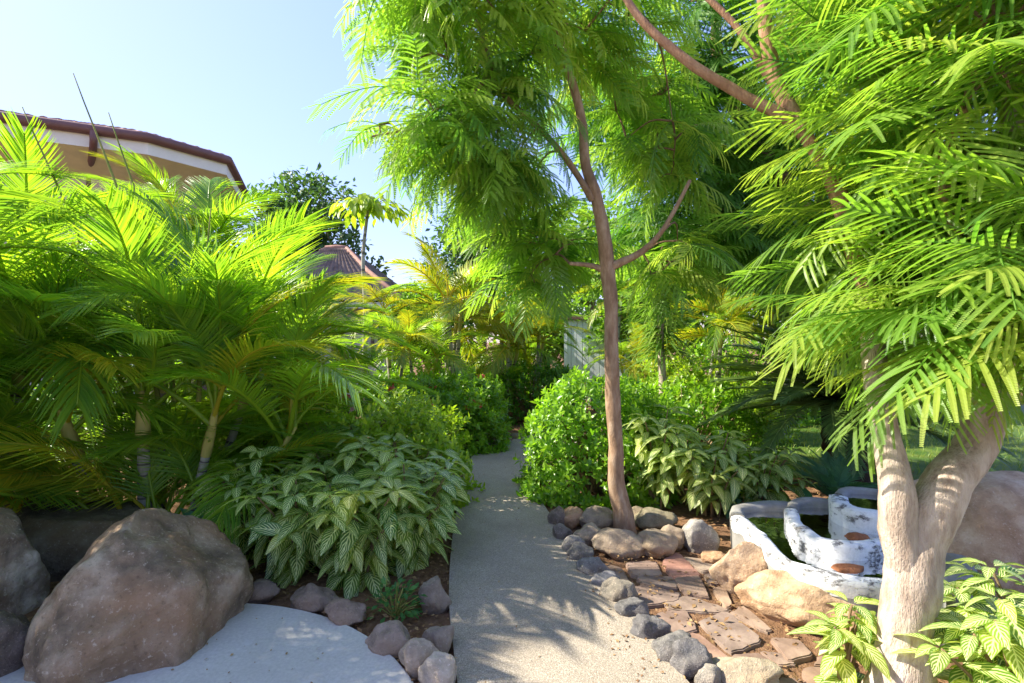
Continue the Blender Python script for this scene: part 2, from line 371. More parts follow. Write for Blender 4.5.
def t_frond(seed, n=42, ll=.30, lw=.022, arch=.55, rise=.25, vee=.5, hang=.5, petiole=.16, seg=3):
    r = random.Random(seed); b = Buf(); ts = np.linspace(0, 1, 13)
    tw = r.uniform(-.12, .12)
    rx = np.stack([ts-.12*arch*ts**3, tw*ts*ts, rise*ts-arch*ts**2.2], 1)
    b.add(*tube(rx, np.linspace(.014, .003, 13), 5), rnd=.95)
    for i in range(n):
        t = petiole+(1-petiole)*(i+.5)/n; p0 = np.array([np.interp(t, ts, rx[:, k]) for k in range(3)])
        e = min(1, t+.03); p1 = np.array([np.interp(e, ts, rx[:, k]) for k in range(3)]); p2 = np.array([np.interp(t-.03, ts, rx[:, k]) for k in range(3)])
        tan = unit(p1-p2); side = unit(np.cross(np.array([0, 0, 1.0]), tan)); nor = np.cross(tan, side)
        u = (t-petiole)/(1-petiole); L = ll*(.5+.6*math.sin(math.pi*min(1, (.12+.80*u))))*(1-.35*u)
        for sg in (-1, 1):
            a = R(62-38*u+r.uniform(-4, 4)); v = vee*r.uniform(.75, 1.25)
            d = unit(tan*math.cos(a)+side*sg*math.sin(a)*math.cos(v)+nor*math.sin(a)*math.sin(v))
            sdv = unit(np.cross(d, nor)); h = hang*r.uniform(.7, 1.3); V=[]; U=[]
            for k in range(seg+1):
                s = k/seg; wd = lw*(.45+.55*math.sin(math.pi*min(1, .2+.62*s)))*(1-s**3*.92)
                c = p0+d*L*s+np.array([0, 0, -1.0])*L*h*s**2
                V += [c-sdv*wd, c+nor*wd*-.45, c+sdv*wd]; U += [(0, s), (.5, s), (1, s)]
            Q = [(k*3+j, k*3+j+1, k*3+j+4, k*3+j+3) for k in range(seg) for j in (0, 1)]
            b.add(V, Q, U, r.uniform(.1, .85))
    return np.concatenate(b.V), np.concatenate(b.Q), np.concatenate(b.U), np.concatenate(b.R)

BIP_NEAR = [t_bip(i, 13, 40, .38, 62, .05, .4, .016, a) for i, a in enumerate((.12, .3, .5, .22))]
BIP_MID = [t_bip(10+i, 11, 16, .34, 62, .08, .5, .024, a) for i, a in enumerate((.3, .45, .6, .4))]
LEAF_H = t_leaf(3, .48, .15, .2); LEAF_Z = t_leaf(6, .46, .14, .55, .48); LEAF_F = t_leaf(2, .55, .1, .15)

# ------------------------------------------------------------------ plants
def rand_dirs(rng, k, zlo=-.3, zhi=1.0):
    a = rng.uniform(0, 2*np.pi, k); z = rng.uniform(zlo, zhi, k); q = np.sqrt(np.clip(1-z*z, 0, 1)); return np.stack([q*np.cos(a), q*np.sin(a), z], 1)
UP = np.array([0, 0, 1.0])

def hedge(name, label, cat, c, rad, mat, nsprig=900, leaf=.065, seed=0, group=None, flowers=0, squash=.0, nper=7, p=2.6):
    rng = np.random.default_rng(seed); c = np.array(c, float); rad = np.array(rad, float)
    t = thing(name, label, cat, c, group)
    d = rand_dirs(rng, nsprig, -.25, 1.0)
    d = np.sign(d)*np.abs(d)**(2/p); d = d/np.power(np.sum(np.abs(d)**p, 1), 1/p)[:, None]
    bump = np.array([noise.noise(Vector(x*2.3+seed)) for x in d])
    rr = (1+.16*bump)*np.where(rng.random(nsprig) < .72, rng.uniform(.88, 1.04, nsprig), rng.uniform(.5, .88, nsprig))
    pos = d*rad*rr[:, None]; pos[:, 2] = np.maximum(pos[:, 2], .03)
    out = unit(d/rad); b = Buf(); tw = Buf()
    sd_ = unit(out*.8+UP*.5+rng.normal(0, .35, out.shape))
    for i in range(nper):
        az = i*2.4+rng.uniform(-.3, .3, nsprig); f = frames(sd_, np.broadcast_to(np.array([.3, .2, .9]), sd_.shape))
        sp = .9-.55*i/nper
        dr = unit(f[:, :, 0]*(1-sp*.75)+sp*(f[:, :, 1]*np.cos(az)[:, None]+f[:, :, 2]*np.sin(az)[:, None]))
        L = leaf*rng.uniform(.7, 1.25, nsprig)
        fr = frames(dr, sd_+rng.normal(0, .15, sd_.shape))*L[:, None, None]
        b.inst(LEAF_H, fr, pos+sd_*(leaf*.16*i), rng.uniform(0, 1, nsprig)*.7+.3*i/nper)
    for i in range(0, nsprig, max(1, nsprig//130)):
        e = pos[i]; s0 = np.array([e[0]*.18, e[1]*.18, 0.0]); m_ = (s0+e)/2+np.array([0, 0, .1*rad[2]])
        tw.add(*tube(spline([s0, m_, e], 4), np.linspace(.012, .003, 9), 5))
    b.build('foliage', mat, t); tw.build('stems', M['stem_brown'], t)
    for i in range(flowers):
        k = int(rng.integers(0, nsprig))
        for _ in range(60):
            if d[k][2] > .25 and d[k][1] < .2 and d[k][0] > -.1: break
            k = int(rng.integers(0, nsprig))
        fb = Buf(); n = 26; dd = rand_dirs(rng, n, .0, 1); fb.inst(LEAF_F, frames(unit(np.stack([-dd[:, 1], dd[:, 0], dd[:, 2]*.4], 1)), dd)*.04, dd*.055+pos[k]*1.09, rng.random(n))
        fb.build('flower_cluster', M['flower'], t)
    return t

def veined_shrub(name, label, c, nst, h, spread, mat, leaf=.21, seed=0, group=None, lean=(0, 0), cat='shrub', low=.3):
    rng = np.random.default_rng(seed); t = thing(name, label, cat, c, group); b = Buf(); st = Buf()
    for i in range(nst):
        az = rng.uniform(0, 2*np.pi); q = spread*math.sqrt(rng.uniform(.05, 1)); hh = h*rng.uniform(.6, 1.05)*(1-.3*(q/spread)**2)
        e = np.array([q*math.cos(az)+lean[0], q*math.sin(az)+lean[1], hh]); s0 = np.array([e[0]*.25, e[1]*.25, 0])
        pts = spline([s0, s0*.5+e*.5+np.array([0, 0, hh*.12])-np.array([e[0], e[1], 0])*.1, e], 6)
        st.add(*tube(pts, np.linspace(.011, .005, len(pts)), 6))
        ax = unit(pts[-1]-pts[-4]); nn = max(3, int(hh/.075)); ph = rng.uniform(0, 6)
        for k in range(nn):
            u = low+(1-low)*(k/(nn-1)); p = np.array([np.interp(u, np.linspace(0, 1, len(pts)), pts[:, j]) for j in range(3)])
            m = 5 if k == nn-1 else 2
            for j in range(m):
                a = ph+k*1.57+j*2*np.pi/m+rng.uniform(-.35, .35)
                el = rng.uniform(.0, .55) if k >= nn-2 else rng.uniform(-.5, .3)
                dr = unit(np.array([math.cos(a), math.sin(a), el])+.35*np.array([e[0], e[1], 0])/max(spread, .05))
                L = leaf*rng.uniform(.7, 1.2)*(.8 if k == nn-1 else 1)
                b.inst(LEAF_Z, frames(dr[None], (UP+rng.normal(0, .22, 3))[None])*L, (p+dr*.02)[None], np.array([rng.uniform(0, 1)**1.4]))
    b.build('foliage', mat, t); st.build('stems', M['stem_brown'], t); return t

def frond_meshes(prefix, mats, nvar, **kw):
    out = []
    for i in range(nvar):
        k = dict(kw); k['arch'] = kw.get('arch', .55)*(.7+.6*((i*37) % nvar)/max(1, nvar-1)); k['hang'] = kw.get('hang', .5)*(.7+.6*((i*53) % nvar)/max(1, nvar-1))
        V, Q, U, Rn = t_frond(i*7+len(prefix), **k); b = Buf(); b.add(V, Q, U, Rn)
        o = b.build(prefix, mats[i % len(mats)]); out.append(o.data); bpy.data.objects.remove(o)
    return out
FR_ARECA = frond_meshes('frond', [M['palm']]*7+[M['palm_yellow']], 8, n=50, ll=.36, lw=.0062, arch=.74, rise=.42, vee=.45, hang=.5, petiole=.22)
FR_SMALL = frond_meshes('frond', [M['palm'], M['palm_yellow'], M['palm']], 6, n=30, ll=.36, lw=.009, arch=.7, rise=.3, vee=.4, hang=.5)
FR_YEL = frond_meshes('frond', [M['palm_yellow'], M['palm_yellow'], M['palm']], 6, n=32, ll=.34, lw=.0085, arch=.7, rise=.3, vee=.45, hang=.45)
FR_CYC = frond_meshes('frond', [M['cycad']], 5, n=64, ll=.19, lw=.0062, arch=.32, rise=.18, vee=.25, hang=.12, petiole=.06, seg=2)
FR_BLUE = frond_meshes('frond', [M['blue_leaf']], 4, n=22, ll=.26, lw=.02, arch=.4, rise=.3, vee=.3, hang=.2, petiole=.06)

def frond(parent, me, loc, az, el, L, roll=0.0):
    o = bpy.data.objects.new('frond', me); C.objects.link(o); o.parent = parent
    o.matrix_local = Matrix.Translation(Vector(loc)) @ Matrix.Rotation(az, 4, 'Z') @ Matrix.Rotation(-el, 4, 'Y') @ Matrix.Rotation(roll, 4, 'X') @ Matrix.Scale(L, 4)
    return o

def clump_palm(name, label, c, stems, fr, L, seed, per=6, group=None, el=(.1, 1.15), spears=0, basal=0, azr=None):
    r = random.Random(seed); t = thing(name, label, 'palm', c, group)
    for (dx, dy, h, lx, ly, rad) in stems:
        top = np.array([dx+lx, dy+ly, h]); pts = spline([(dx, dy, -.02), (dx+lx*.4, dy+ly*.4, h*.5), top], 6)
        b = Buf(); b.add(*tube(pts, np.linspace(rad*1.15, rad*.8, len(pts)), 10)); b.build('stem', M['cane'], t)
        dirn = unit(pts[-1]-pts[-3]); cs = np.array([top+dirn*x for x in np.linspace(-.02, .42*min(1, L/1.5), 6)])
        b = Buf(); b.add(*tube(cs, rad*np.array([.92, 1.02, .95, .8, .62, .42]), 8)); b.build('crownshaft', M['crownshaft'], t)
        a0 = r.uniform(0, 6.28)
        for i in range(per):
            f = i/max(1, per-1); a = a0+i*2.4+r.uniform(-.3, .3)
            frond(t, r.choice(fr), cs[-1]-dirn*.22*(1-f)*min(1, L/1.5), a, el[0]+(el[1]-el[0])*f+r.uniform(-.12, .12), L*r.uniform(.8, 1.12)*(1-.12*f), r.uniform(-.5, .5))
    for i in range(basal):
        a = r.uniform(0, 6.28) if azr is None else r.uniform(*azr); s = r.choice(stems)
        frond(t, r.choice(fr), (s[0]+r.uniform(-.2, .2), s[1]+r.uniform(-.2, .2), r.uniform(.05, .3)), a, r.uniform(.5, 1.25), L*r.uniform(.55, .95), r.uniform(-.6, .6))
    return t

def broad_tree(name, label, base, trunk_pts, trunk_r, blobs, mat, leaf=.14, seed=0, group=None, bark_m='bark_brown', nleaf=9):
    rng = np.random.default_rng(seed); base = np.array(base, float); t = thing(name, label, 'tree', base, group)
    tp = spline(np.array(trunk_pts, float), 6); tb = Buf(); tb.add(*tube(tp, np.linspace(trunk_r, trunk_r*.45, len(tp)), 10))
    tb.build('trunk', M[bark_m], t); lb = Buf(); b = Buf()
    for (bx, by, bz, rx, ry, rz, n) in blobs:
        c = np.array([bx, by, bz]); s0 = tp[np.argmin(np.linalg.norm(tp-c*np.array([1, 1, .8]), axis=1))]
        lb.add(*tube(spline([s0, s0*.5+c*.5+np.array([0, 0, .15]), c], 5), np.linspace(trunk_r*.4, .02, 11), 6))
        d = rand_dirs(rng, n, -.7, 1); rr = np.where(rng.random(n) < .7, rng.uniform(.8, 1.12, n), rng.uniform(.25, .8, n))
        bump = np.array([1+.3*noise.noise(Vector(x*2+c)) for x in d]); pos = c+d*np.array([rx, ry, rz])*(rr*bump)[:, None]
        for i in range(nleaf):
            dr = unit(d*.4+rng.normal(0, .7, d.shape)+np.array([0, 0, -.1])); L = leaf*rng.uniform(.7, 1.3, n)
            b.inst(LEAF_F, frames(dr, UP+rng.normal(0, .5, d.shape))*L[:, None, None], pos+rng.normal(0, leaf*.55, d.shape), rng.random(n))
        for i in range(0, n, 14): lb.add(*tube(np.array([c, (c+pos[i])/2+rng.normal(0, .05, 3), pos[i]]), [.02, .012, .005], 4))
    lb.build('limbs', M[bark_m], t); b.build('crown', mat, t); return t

def feather_tree(name, label, base, limbs, blobs, T, leaf, bark_names, mat, seed, nleaf=6, group=None, twig=.012):
    """limbs: list of (part name, points with radius, sides); the first is the trunk. World coordinates."""
    rng = np.random.default_rng(seed); base = np.array(base, float); t = thing(name, label, 'tree', base, group); nodes = []
    for (pn, pts, bm_) in limbs:
        sp = spline(np.array(pts, float), 8); xyz = sp[:, :3].copy(); rad = sp[:, 3]
        wob = np.array([[noise.noise(Vector((p[2]*3+seed, k*7.1, p[0]*3))) for k in range(3)] for p in xyz]); xyz += wob*rad[:, None]*.35
        b = Buf(); V, Q, U = tube(xyz-base, rad, 14 if rad.max() > .05 else 8)
        nz = np.array([noise.noise(Vector(v*9))*.6+noise.noise(Vector(v*23))*.3 for v in V]); ctr = np.vstack([np.repeat(xyz-base, 14 if rad.max() > .05 else 8, 0), (xyz-base)[-1:]])
        V = ctr+(V-ctr)*(1+.16*nz)[:, None]
        b.add(V, Q, U); b.build(pn, M[bm_], t); nodes.append(xyz[len(xyz)//2:] if pn == 'trunk' else xyz[2:])
    nodes = np.concatenate(nodes); cl = []
    for (c, rad, n) in blobs:
        c = np.array(c); d = rand_dirs(rng, n, -1, 1); cl.append(c+d*np.array(rad)*np.cbrt(rng.uniform(.05, 1, n))[:, None])
    cl = np.concatenate(cl)
    cl = cl[np.linalg.norm(cl-np.array([0, 0, EYE]), axis=1) > .95]
    order = np.argsort(np.array([np.min(np.linalg.norm(nodes-p, axis=1)) for p in cl])); tb = Buf(); lb = Buf(); A = []
    for i in order:
        p = cl[i]; j = np.argmin(np.linalg.norm(nodes-p, axis=1)); s0 = nodes[j]; dist = np.linalg.norm(p-s0)
        m_ = (s0+p)/2+np.array([0, 0, .12*dist])+rng.normal(0, .05*dist, 3); pts = spline([s0, m_, p], 4)
        tb.add(*tube(pts-base, np.linspace(twig if dist > .2 else twig*.6, twig*.35, len(pts)), 5))
        nodes = np.vstack([nodes, pts[4:]]); A.append((p, unit(p-s0+1e-6)))
    pos = np.array([a[0] for a in A]); out = np.array([a[1] for a in A])
    for k in range(nleaf):
        n = len(pos); az = k*2.4+rng.uniform(-.5, .5, n)
        dr = unit(np.stack([np.cos(az), np.sin(az), rng.uniform(-.5, .35, n)], 1)+out*np.array([.8, .8, .35]))
        # keep leaf tips clear of the eye
        tip = pos+dr*leaf; okk = np.linalg.norm(tip-np.array([0, 0, EYE]), axis=1) > .85
        L = leaf*rng.uniform(.65, 1.15, n); fr = frames(dr, UP+rng.normal(0, .25, dr.shape))*L[:, None, None]; pick = rng.integers(0, len(T), n); rn = rng.random(n)
        for q in range(len(T)):
            s_ = (pick == q) & okk; lb.inst(T[q], fr[s_], (pos-base)[s_], rn[s_])
    lb.add(np.concatenate(tb.V), np.concatenate(tb.Q), None, .5, 1)
    lb.build('crown', [mat, M['twig']], t, smooth=False); return t

# ------------------------------------------------------------------ rocks
def rock(name, label, loc, size, seed, mat, tint=(1, 1, 1), group=None, rotz=0, sub=4, cuts=9, rough=.2, cat='rock', cutlo=.58, cuthi=.9, planes=()):
    rnd = random.Random(seed); bm = bmesh.new(); bmesh.ops.create_icosphere(bm, subdivisions=sub, radius=1)
    pl = []
    for _ in range(cuts):
        n_ = Vector((rnd.gauss(0, 1), rnd.gauss(0, 1), rnd.gauss(0, .8))).normalized(); pl.append((n_, rnd.uniform(cutlo, cuthi)))
    pl += [(Vector(n_).normalized(), d_) for n_, d_ in planes]
    off = Vector((seed*3.7 % 50, seed*1.3 % 50, 0)); rot = Matrix.Rotation(rotz, 3, 'Z')
    for v in bm.verts:
        p = v.co.copy()
        for n_, d_ in pl:
            e = p.dot(n_)-d_
            if e > 0: p -= n_*e*.88
        f = 1+rough*(noise.noise(p*1.4+off)+.5*noise.noise(p*3.3+off)+.22*noise.noise(p*8+off)+.1*noise.noise(p*19+off))
        p *= f; v.co = rot @ Vector((p.x*size[0], p.y*size[1], p.z*size[2]))
    o = from_bm(name, bm, M[mat], None, True); o.location = loc; o.color = (*tint, 1); tag(o, label, cat, group); return o
def rk(name, label, px, pyb, wpx, hpx, seed, mat, tint=(1, 1, 1), group=None, z0=0, dep=.8, grow=.6, **kw):
    Y = (EYE-z0)*FPX/(pyb-341); w_ = wpx*Y/FPX; h = hpx*Y/FPX*.80
    x = (px-512)/FPX*(Y+w_*.4); return rock(name, label, (x, Y+w_*.40*dep, z0+h*.36), (w_*grow, w_*.93*grow*dep, h*.70*grow/.6), seed, mat, tint, group, **kw)

# ================================================================== SETTING
def ground():
    b = Buf(); xs = np.concatenate([[-400, -80, -25], np.arange(-12, 12.1, .4), [25, 80, 400]]); ys = np.concatenate([[-60, -8], np.arange(-2, 22, .4), [40, 90, 600]])
    X, Y = np.meshgrid(xs, ys); Z = np.array([[.012*noise.noise(Vector((x*.9, y*.9, 3)))-.014 for x in xs] for y in ys])
    V = np.stack([X, Y, Z], -1).reshape(-1, 3); nx = len(xs); Q = [(j*nx+i, j*nx+i+1, (j+1)*nx+i+1, (j+1)*nx+i) for j in range(len(ys)-1) for i in range(nx-1)]
    b.add(V, Q); tag(b.build('ground', M['soil']), kind='structure')
ground()
PL = [(.2,-.6), (.15,.0), (-.05,1.2), (-.257,2.395), (-.389,3.16), (-.48,4.12), (-.53,5.15), (-.57,6.35), (-.50,7.4), (-.15,8.3), (.7,9.2), (2.2,9.9)]
PR = [(1.35,-.6), (1.28,.0), (1.04,1.2), (.814,2.395), (.667,3.16), (.50,3.88), (.367,4.58), (.26,5.32), (.22,6.2), (.35,7.0), (.75,7.7), (1.3,8.2), (2.4,8.7)]
def slab(name, L, Rr, z, th, mat):
    l = spline(L, 6); r = spline(Rr, 6); n = 60
    f = lambda a: np.stack([np.interp(np.linspace(0, 1, n), np.linspace(0, 1, len(a)), a[:, k]) for k in (0, 1)], 1)
    l, r = f(l), f(r); b = Buf(); V=[]; Q=[]; m = 7
    for i in range(n):
        row = [np.array([*l[i], z-th])]+[np.array([*(l[i]*(1-s)+r[i]*s), z-(.006 if s in (0, 1) else 0)]) for s in np.linspace(0, 1, m)]+[np.array([*r[i], z-th])]
        V += row
    k = m+2; Q = [(i*k+j, i*k+j+1, (i+1)*k+j+1, (i+1)*k+j) for i in range(n-1) for j in range(k-1)]
    b.add(V, Q); return tag(b.build(name, mat, smooth=False), kind='structure')
slab('path', PL, PR, .03, .08, M['path'])
def pad():
    bm = bmesh.new(); n = 72; c = (-1.72, 1.60); rr = 1.48
    vs = [bm.verts.new((c[0]+rr*math.cos(i*2*math.pi/n), c[1]+rr*math.sin(i*2*math.pi/n), .035)) for i in range(n)]
    f = bm.faces.new(vs); e = bmesh.ops.extrude_face_region(bm, geom=[f])
    for v in [x for x in e['geom'] if isinstance(x, bmesh.types.BMVert)]: v.co.z = -.06
    bm.normal_update(); bmesh.ops.recalc_face_normals(bm, faces=bm.faces)
    es = [e_ for e_ in bm.edges if all(v.co.z > 0 for v in e_.verts)]; bmesh.ops.bevel(bm, geom=es, offset=.012, segments=2, affect='EDGES')
    tag(from_bm('concrete_pad', bm, M['pad']), kind='structure')
pad()
def bounce_paving():                                  # unseen pale paving added behind the camera to bounce light into the shade
    bm = bmesh.new(); bm_box(bm, (-14, -14, -.08), (14, -.55, .026), None, .01); tag(from_bm('bounce_paving', bm, M['pad']), kind='structure')
bounce_paving()
def lawn():
    bm = bmesh.new(); vs = [bm.verts.new((x, y, .004)) for x, y in ((2.6,6.3), (4.5,5.6), (9,5.2), (14,8), (14,13), (6,12), (3.2,9))]; bm.faces.new(vs)
    tag(from_bm('lawn', bm, M['grass']), kind='structure')
    rng = np.random.default_rng(5); n = 9000; x = rng.uniform(2.8, 12, n); y = rng.uniform(5.6, 11.5, n); b = Buf()
    T = (np.array([(0, -.05, 0), (0, .05, 0), (.55, .04, -.05), (.55, -.04, -.05), (1, 0, -.3), (1, .01, -.3)]), np.array([(0, 1, 2, 3), (3, 2, 5, 4)]), np.zeros((6, 2)))
    d = unit(np.stack([rng.normal(0, .5, n), rng.normal(0, .5, n), np.ones(n)], 1)); b.inst(T, frames(d, rng.normal(0, 1, (n, 3)))*rng.uniform(.05, .11, n)[:, None, None], np.stack([x, y, np.zeros(n)], 1), rng.random(n))
    tag(b.build('grass', M['grass']), 'short green grass of the lawn beyond the dark cycad', 'grass', kind='stuff')
lawn()

# ------------------------------------------------------------------ houses
def tiled(bm, a, b_, apex_a, apex_b, nu, nv, amp):          # one roof slope between an eave a-b and a ridge
    a, b_, apex_a, apex_b = map(Vector, (a, b_, apex_a, apex_b)); g = []
    nrm = (b_-a).cross(apex_a-a).normalized()
    if nrm.z < 0: nrm = -nrm
    for j in range(nv+1):
        v = j/nv; l = a.lerp(apex_a, v); r = b_.lerp(apex_b, v); row = []
        for st in ((0,) if j in (0, nv) else (0, 1)):
            row = [bm.verts.new(l.lerp(r, i/(nu*6))+nrm*(amp*abs(math.sin(math.pi*i/6))+(.025 if st else 0))) for i in range(nu*6+1)]; g.append(row)
    for p, q in zip(g, g[1:]):
        for i in range(len(p)-1): bm.faces.new((p[i], p[i+1], q[i+1], q[i]))
def left_house():
    K = 1.59; Zr = 7.0; pts = [(x*K, y*K) for x, y in ((-10.4,5.6), (-7.67,7.67), (-6.0,8.45), (-5.27,9.5), (-6.05,11.6), (-8.5,14.5))]; cen = Vector((-11.5*K, 12.5*K))
    t = thing('house', 'cream house with brown gutter and tiled roof rising behind the left palms', 'house', (-9, 11, 0))
    bm = bmesh.new(); ap = Vector((-11.5*K, 12.5*K, 10.2))
    for p, q in zip(pts, pts[1:]):
        n = max(4, int((Vector(q)-Vector(p)).length/.30)); tiled(bm, (*p, Zr+.03), (*q, Zr+.03), ap, ap, n, 18, .07)
    from_bm('roof', bm, M['tile'], t, True)
    def ring(inset, z): return [Vector((*(Vector(p).lerp(cen, inset/(Vector(p)-cen).length)), z)) for p in pts]
    def band(name, i0, z0, i1, z1, mat):
        b = bmesh.new(); A = [b.verts.new(v) for v in ring(i0, z0)]; B = [b.verts.new(v) for v in ring(i1, z1)]
        for k in range(len(A)-1): b.faces.new((A[k], A[k+1], B[k+1], B[k]))
        return from_bm(name, b, mat, t)
    band('fascia', .06, Zr-.02, .06, Zr-.48, M['fascia']); band('soffit', .062, Zr-.48, 1.7, Zr-.85, M['yellow_wall']); band('wall', 1.7, Zr-.85, 1.7, 0, M['cream'])
    gt = [np.array([*p, Zr-.05]) for p in pts]; g = Buf(); dense = []
    for p, q in zip(gt, gt[1:]): dense += [p*(1-s)+q*s for s in np.linspace(0, 1, 8, endpoint=False)]
    dense.append(gt[-1]); go = Buf(); go.add(*tube(np.array(dense), .13, 10)); o = go.build('gutter', M['gutter']); keep(o, t)
    q = np.array([-6.62*K, 8.10*K, Zr-.12]); inn = np.array([-.95, 1.05, 0]); dp = Buf(); dp.add(*tube(spline([q, q+[0, 0, -.28], q+inn*.5+[0, 0, -.48], q+inn*1.2+[0, 0, -.62], q+inn*1.25+[0, 0, -1.2], q+inn*1.25+[0, 0, -6.8]], 5), .085, 10)); keep(dp.build('downpipe', M['gutter']), t)
left_house()
def far_house():
    t = thing('house', 'low house with grey brown tiled hip roof and dark windows beyond the small palms', 'house', (-6, 17, 0))
    x0, x1, y0, y1, z = -8.2, -3.1, 14.6, 20, 2.75; bm = bmesh.new(); ra, rb = (-6.3, 17.3, 4.75), (-5.6, 17.3, 4.75)
    for a, b_, p, q in (((x0,y0,z), (x1,y0,z), ra, rb), ((x1,y0,z), (x1,y1,z), rb, rb), ((x1,y1,z), (x0,y1,z), rb, ra), ((x0,y1,z), (x0,y0,z), ra, ra)):
        tiled(bm, a, b_, p, q, max(6, int((Vector(b_)-Vector(a)).length/.26)), 14, .05)
    rf = from_bm('roof', bm, M['tile_grey'], t, True)
    b = Buf(); b.add(*tube(np.array([ra, ((ra[0]+rb[0])/2, 17.3, 4.78), rb]), .09, 8)); b.add(*tube(np.array([rb, (-4.5, 15.95, 3.8), (x1, y0, z+.05)]), .08, 8)); keep(b.build('ridge_cap', M['tile'], None), rf)
    bm = bmesh.new(); bm_box(bm, (x0+.7, y0+.7, 0), (x1-.7, y1-.7, z-.05)); from_bm('wall', bm, M['cream'], t)
    bm = bmesh.new(); bm_box(bm, (x0+.05, y0+.05, z-.2), (x1-.05, y0+.12, z-.02)); from_bm('fascia', bm, M['fascia'], t)
    for wx in (-6.7, -4.75):
        bm = bmesh.new()
        for lo, hi in (((wx-.62, y0+.62, .9), (wx-.55, y0+.70, 2.2)), ((wx+.55, y0+.62, .9), (wx+.62, y0+.70, 2.2)), ((wx-.55, y0+.62, 2.13), (wx+.55, y0+.70, 2.2)), ((wx-.55, y0+.62, .9), (wx+.55, y0+.70, .97)), ((wx-.03, y0+.63, .97), (wx+.03, y0+.70, 2.13))): bm_box(bm, lo, hi)
        wf = from_bm('window', bm, M['gutter'], t); bm = bmesh.new(); bm_box(bm, (wx-.55, y0+.66, .97), (wx+.55, y0+.695, 2.13)); o = from_bm('pane', bm, M['dark_glass'], None); o.parent = wf; o.matrix_parent_inverse = Matrix.Translation(t.location).inverted()
far_house()
def shed():
    t = thing('shed', 'pale blue white boarded shed behind the slim tree trunk', 'shed', (2.3, 13, 0)); t.rotation_euler.z = R(-14); x0, x1, y0, y1, h = 1.42, 3.25, 12.6, 15.0, 2.15
    bm = bmesh.new(); bm_box(bm, (x0, y0, 0), (x1, y1, h)); n = 13; pw = (x1-x0)/n
    for i in range(n): bm_box(bm, (x0+i*pw+.008, y0-.022, .03), (x0+(i+1)*pw-.008, y0-.001, h-.03), None, .004)
    for i in range(16): bm_box(bm, (x0-.022, y0+i*.15+.006, .03), (x0-.001, y0+(i+1)*.15-.006, h-.03), None, .004)
    bm_box(bm, (x0-.04, y0-.04, .0), (x0+.04, y0+.04, h))
    from_bm('wall', bm, M['white_board'], t)
    bm = bmesh.new(); bm_box(bm, (x0-.12, y0-.14, h), (x1+.2, y1+.2, h+.09)); from_bm('roof', bm, M['gutter'], t)
    u = thing('condenser_unit', 'dark grey slatted outdoor unit standing at the foot of the pale shed', 'machine', (2.2, 12.0, 0))
    bm = bmesh.new(); bm_box(bm, (1.85, 11.9, .06), (2.55, 12.25, .78), None, .015)
    for i in range(9): bm_box(bm, (1.88, 11.885, .12+i*.07), (2.52, 11.899, .155+i*.07))
    from_bm('casing', bm, M['dark_grey'], u)
    bm = bmesh.new(); bm_box(bm, (1.9, 11.95, 0), (1.98, 12.2, .06)); bm_box(bm, (2.42, 11.95, 0), (2.5, 12.2, .06)); from_bm('feet', bm, M['dark_grey'], u)
shed()

# ------------------------------------------------------------------ boulders and stones
rock('boulder', 'huge rounded brown boulder sitting on the edge of the concrete pad', (-2.01, 2.80, .08), (.49, .55, .56), 11, 'boulder', (1.0, .9, .78), sub=6, cuts=4, rough=.15, cutlo=.8, cuthi=.95, planes=[((-.6,-.25,.75),.82), ((.5,.1,.85),.78), ((.15,-.75,.62),.80), ((1,-.2,.05),.86), ((-.9,-.5,-.1),.8), ((.6,-.8,.1),.85)], cat='boulder')
rock('boulder', 'grey brown boulder cut by the frame edge beside the huge rounded one', (-3.25, 3.02, .18), (.46, .5, .40), 23, 'boulder', (1.25, 1.2, 1.15), sub=6, cuts=8, rough=.11, cat='boulder')
rock('boulder', 'dark mossy boulder under the palm canes behind the cut off one', (-3.35, 3.85, .12), (.75, .5, .36), 31, 'boulder', (.6, .62, .55), sub=5, cuts=8, rough=.12, cat='boulder')
rock('rock', 'small dark rock wedged between the cut off boulder and the huge rounded one', (-2.55, 2.44, .08), (.27, .22, .2), 37, 'rock_dark', (1.1, .9, .8), sub=4)
rock('boulder', 'broad sandy tan boulder behind the forked trunk', (3.25, 3.45, .2), (.7, .5, .52), 43, 'rock_gold', (1.05, 1.0, .95), sub=5, cuts=6, rough=.1, cat='boulder')
rk('rock', 'upright golden rock against the left end of the white pool rim', 742, 594, 54, 54, 51, 'rock_gold', sub=5, dep=.7)
rk('rock', 'big pale golden rock lying below the white pool rim', 796, 630, 98, 52, 57, 'rock_gold', (1.1, 1.06, 1.0), sub=5, dep=.6, rotz=-.45)
rk('rock', 'reddish rock at the foot of the forked trunk left of its shrub', 850, 645, 40, 30, 58, 'rock_gold', (.9, .75, .65), sub=4)
BR = 'stones bordering the slim tree bed'
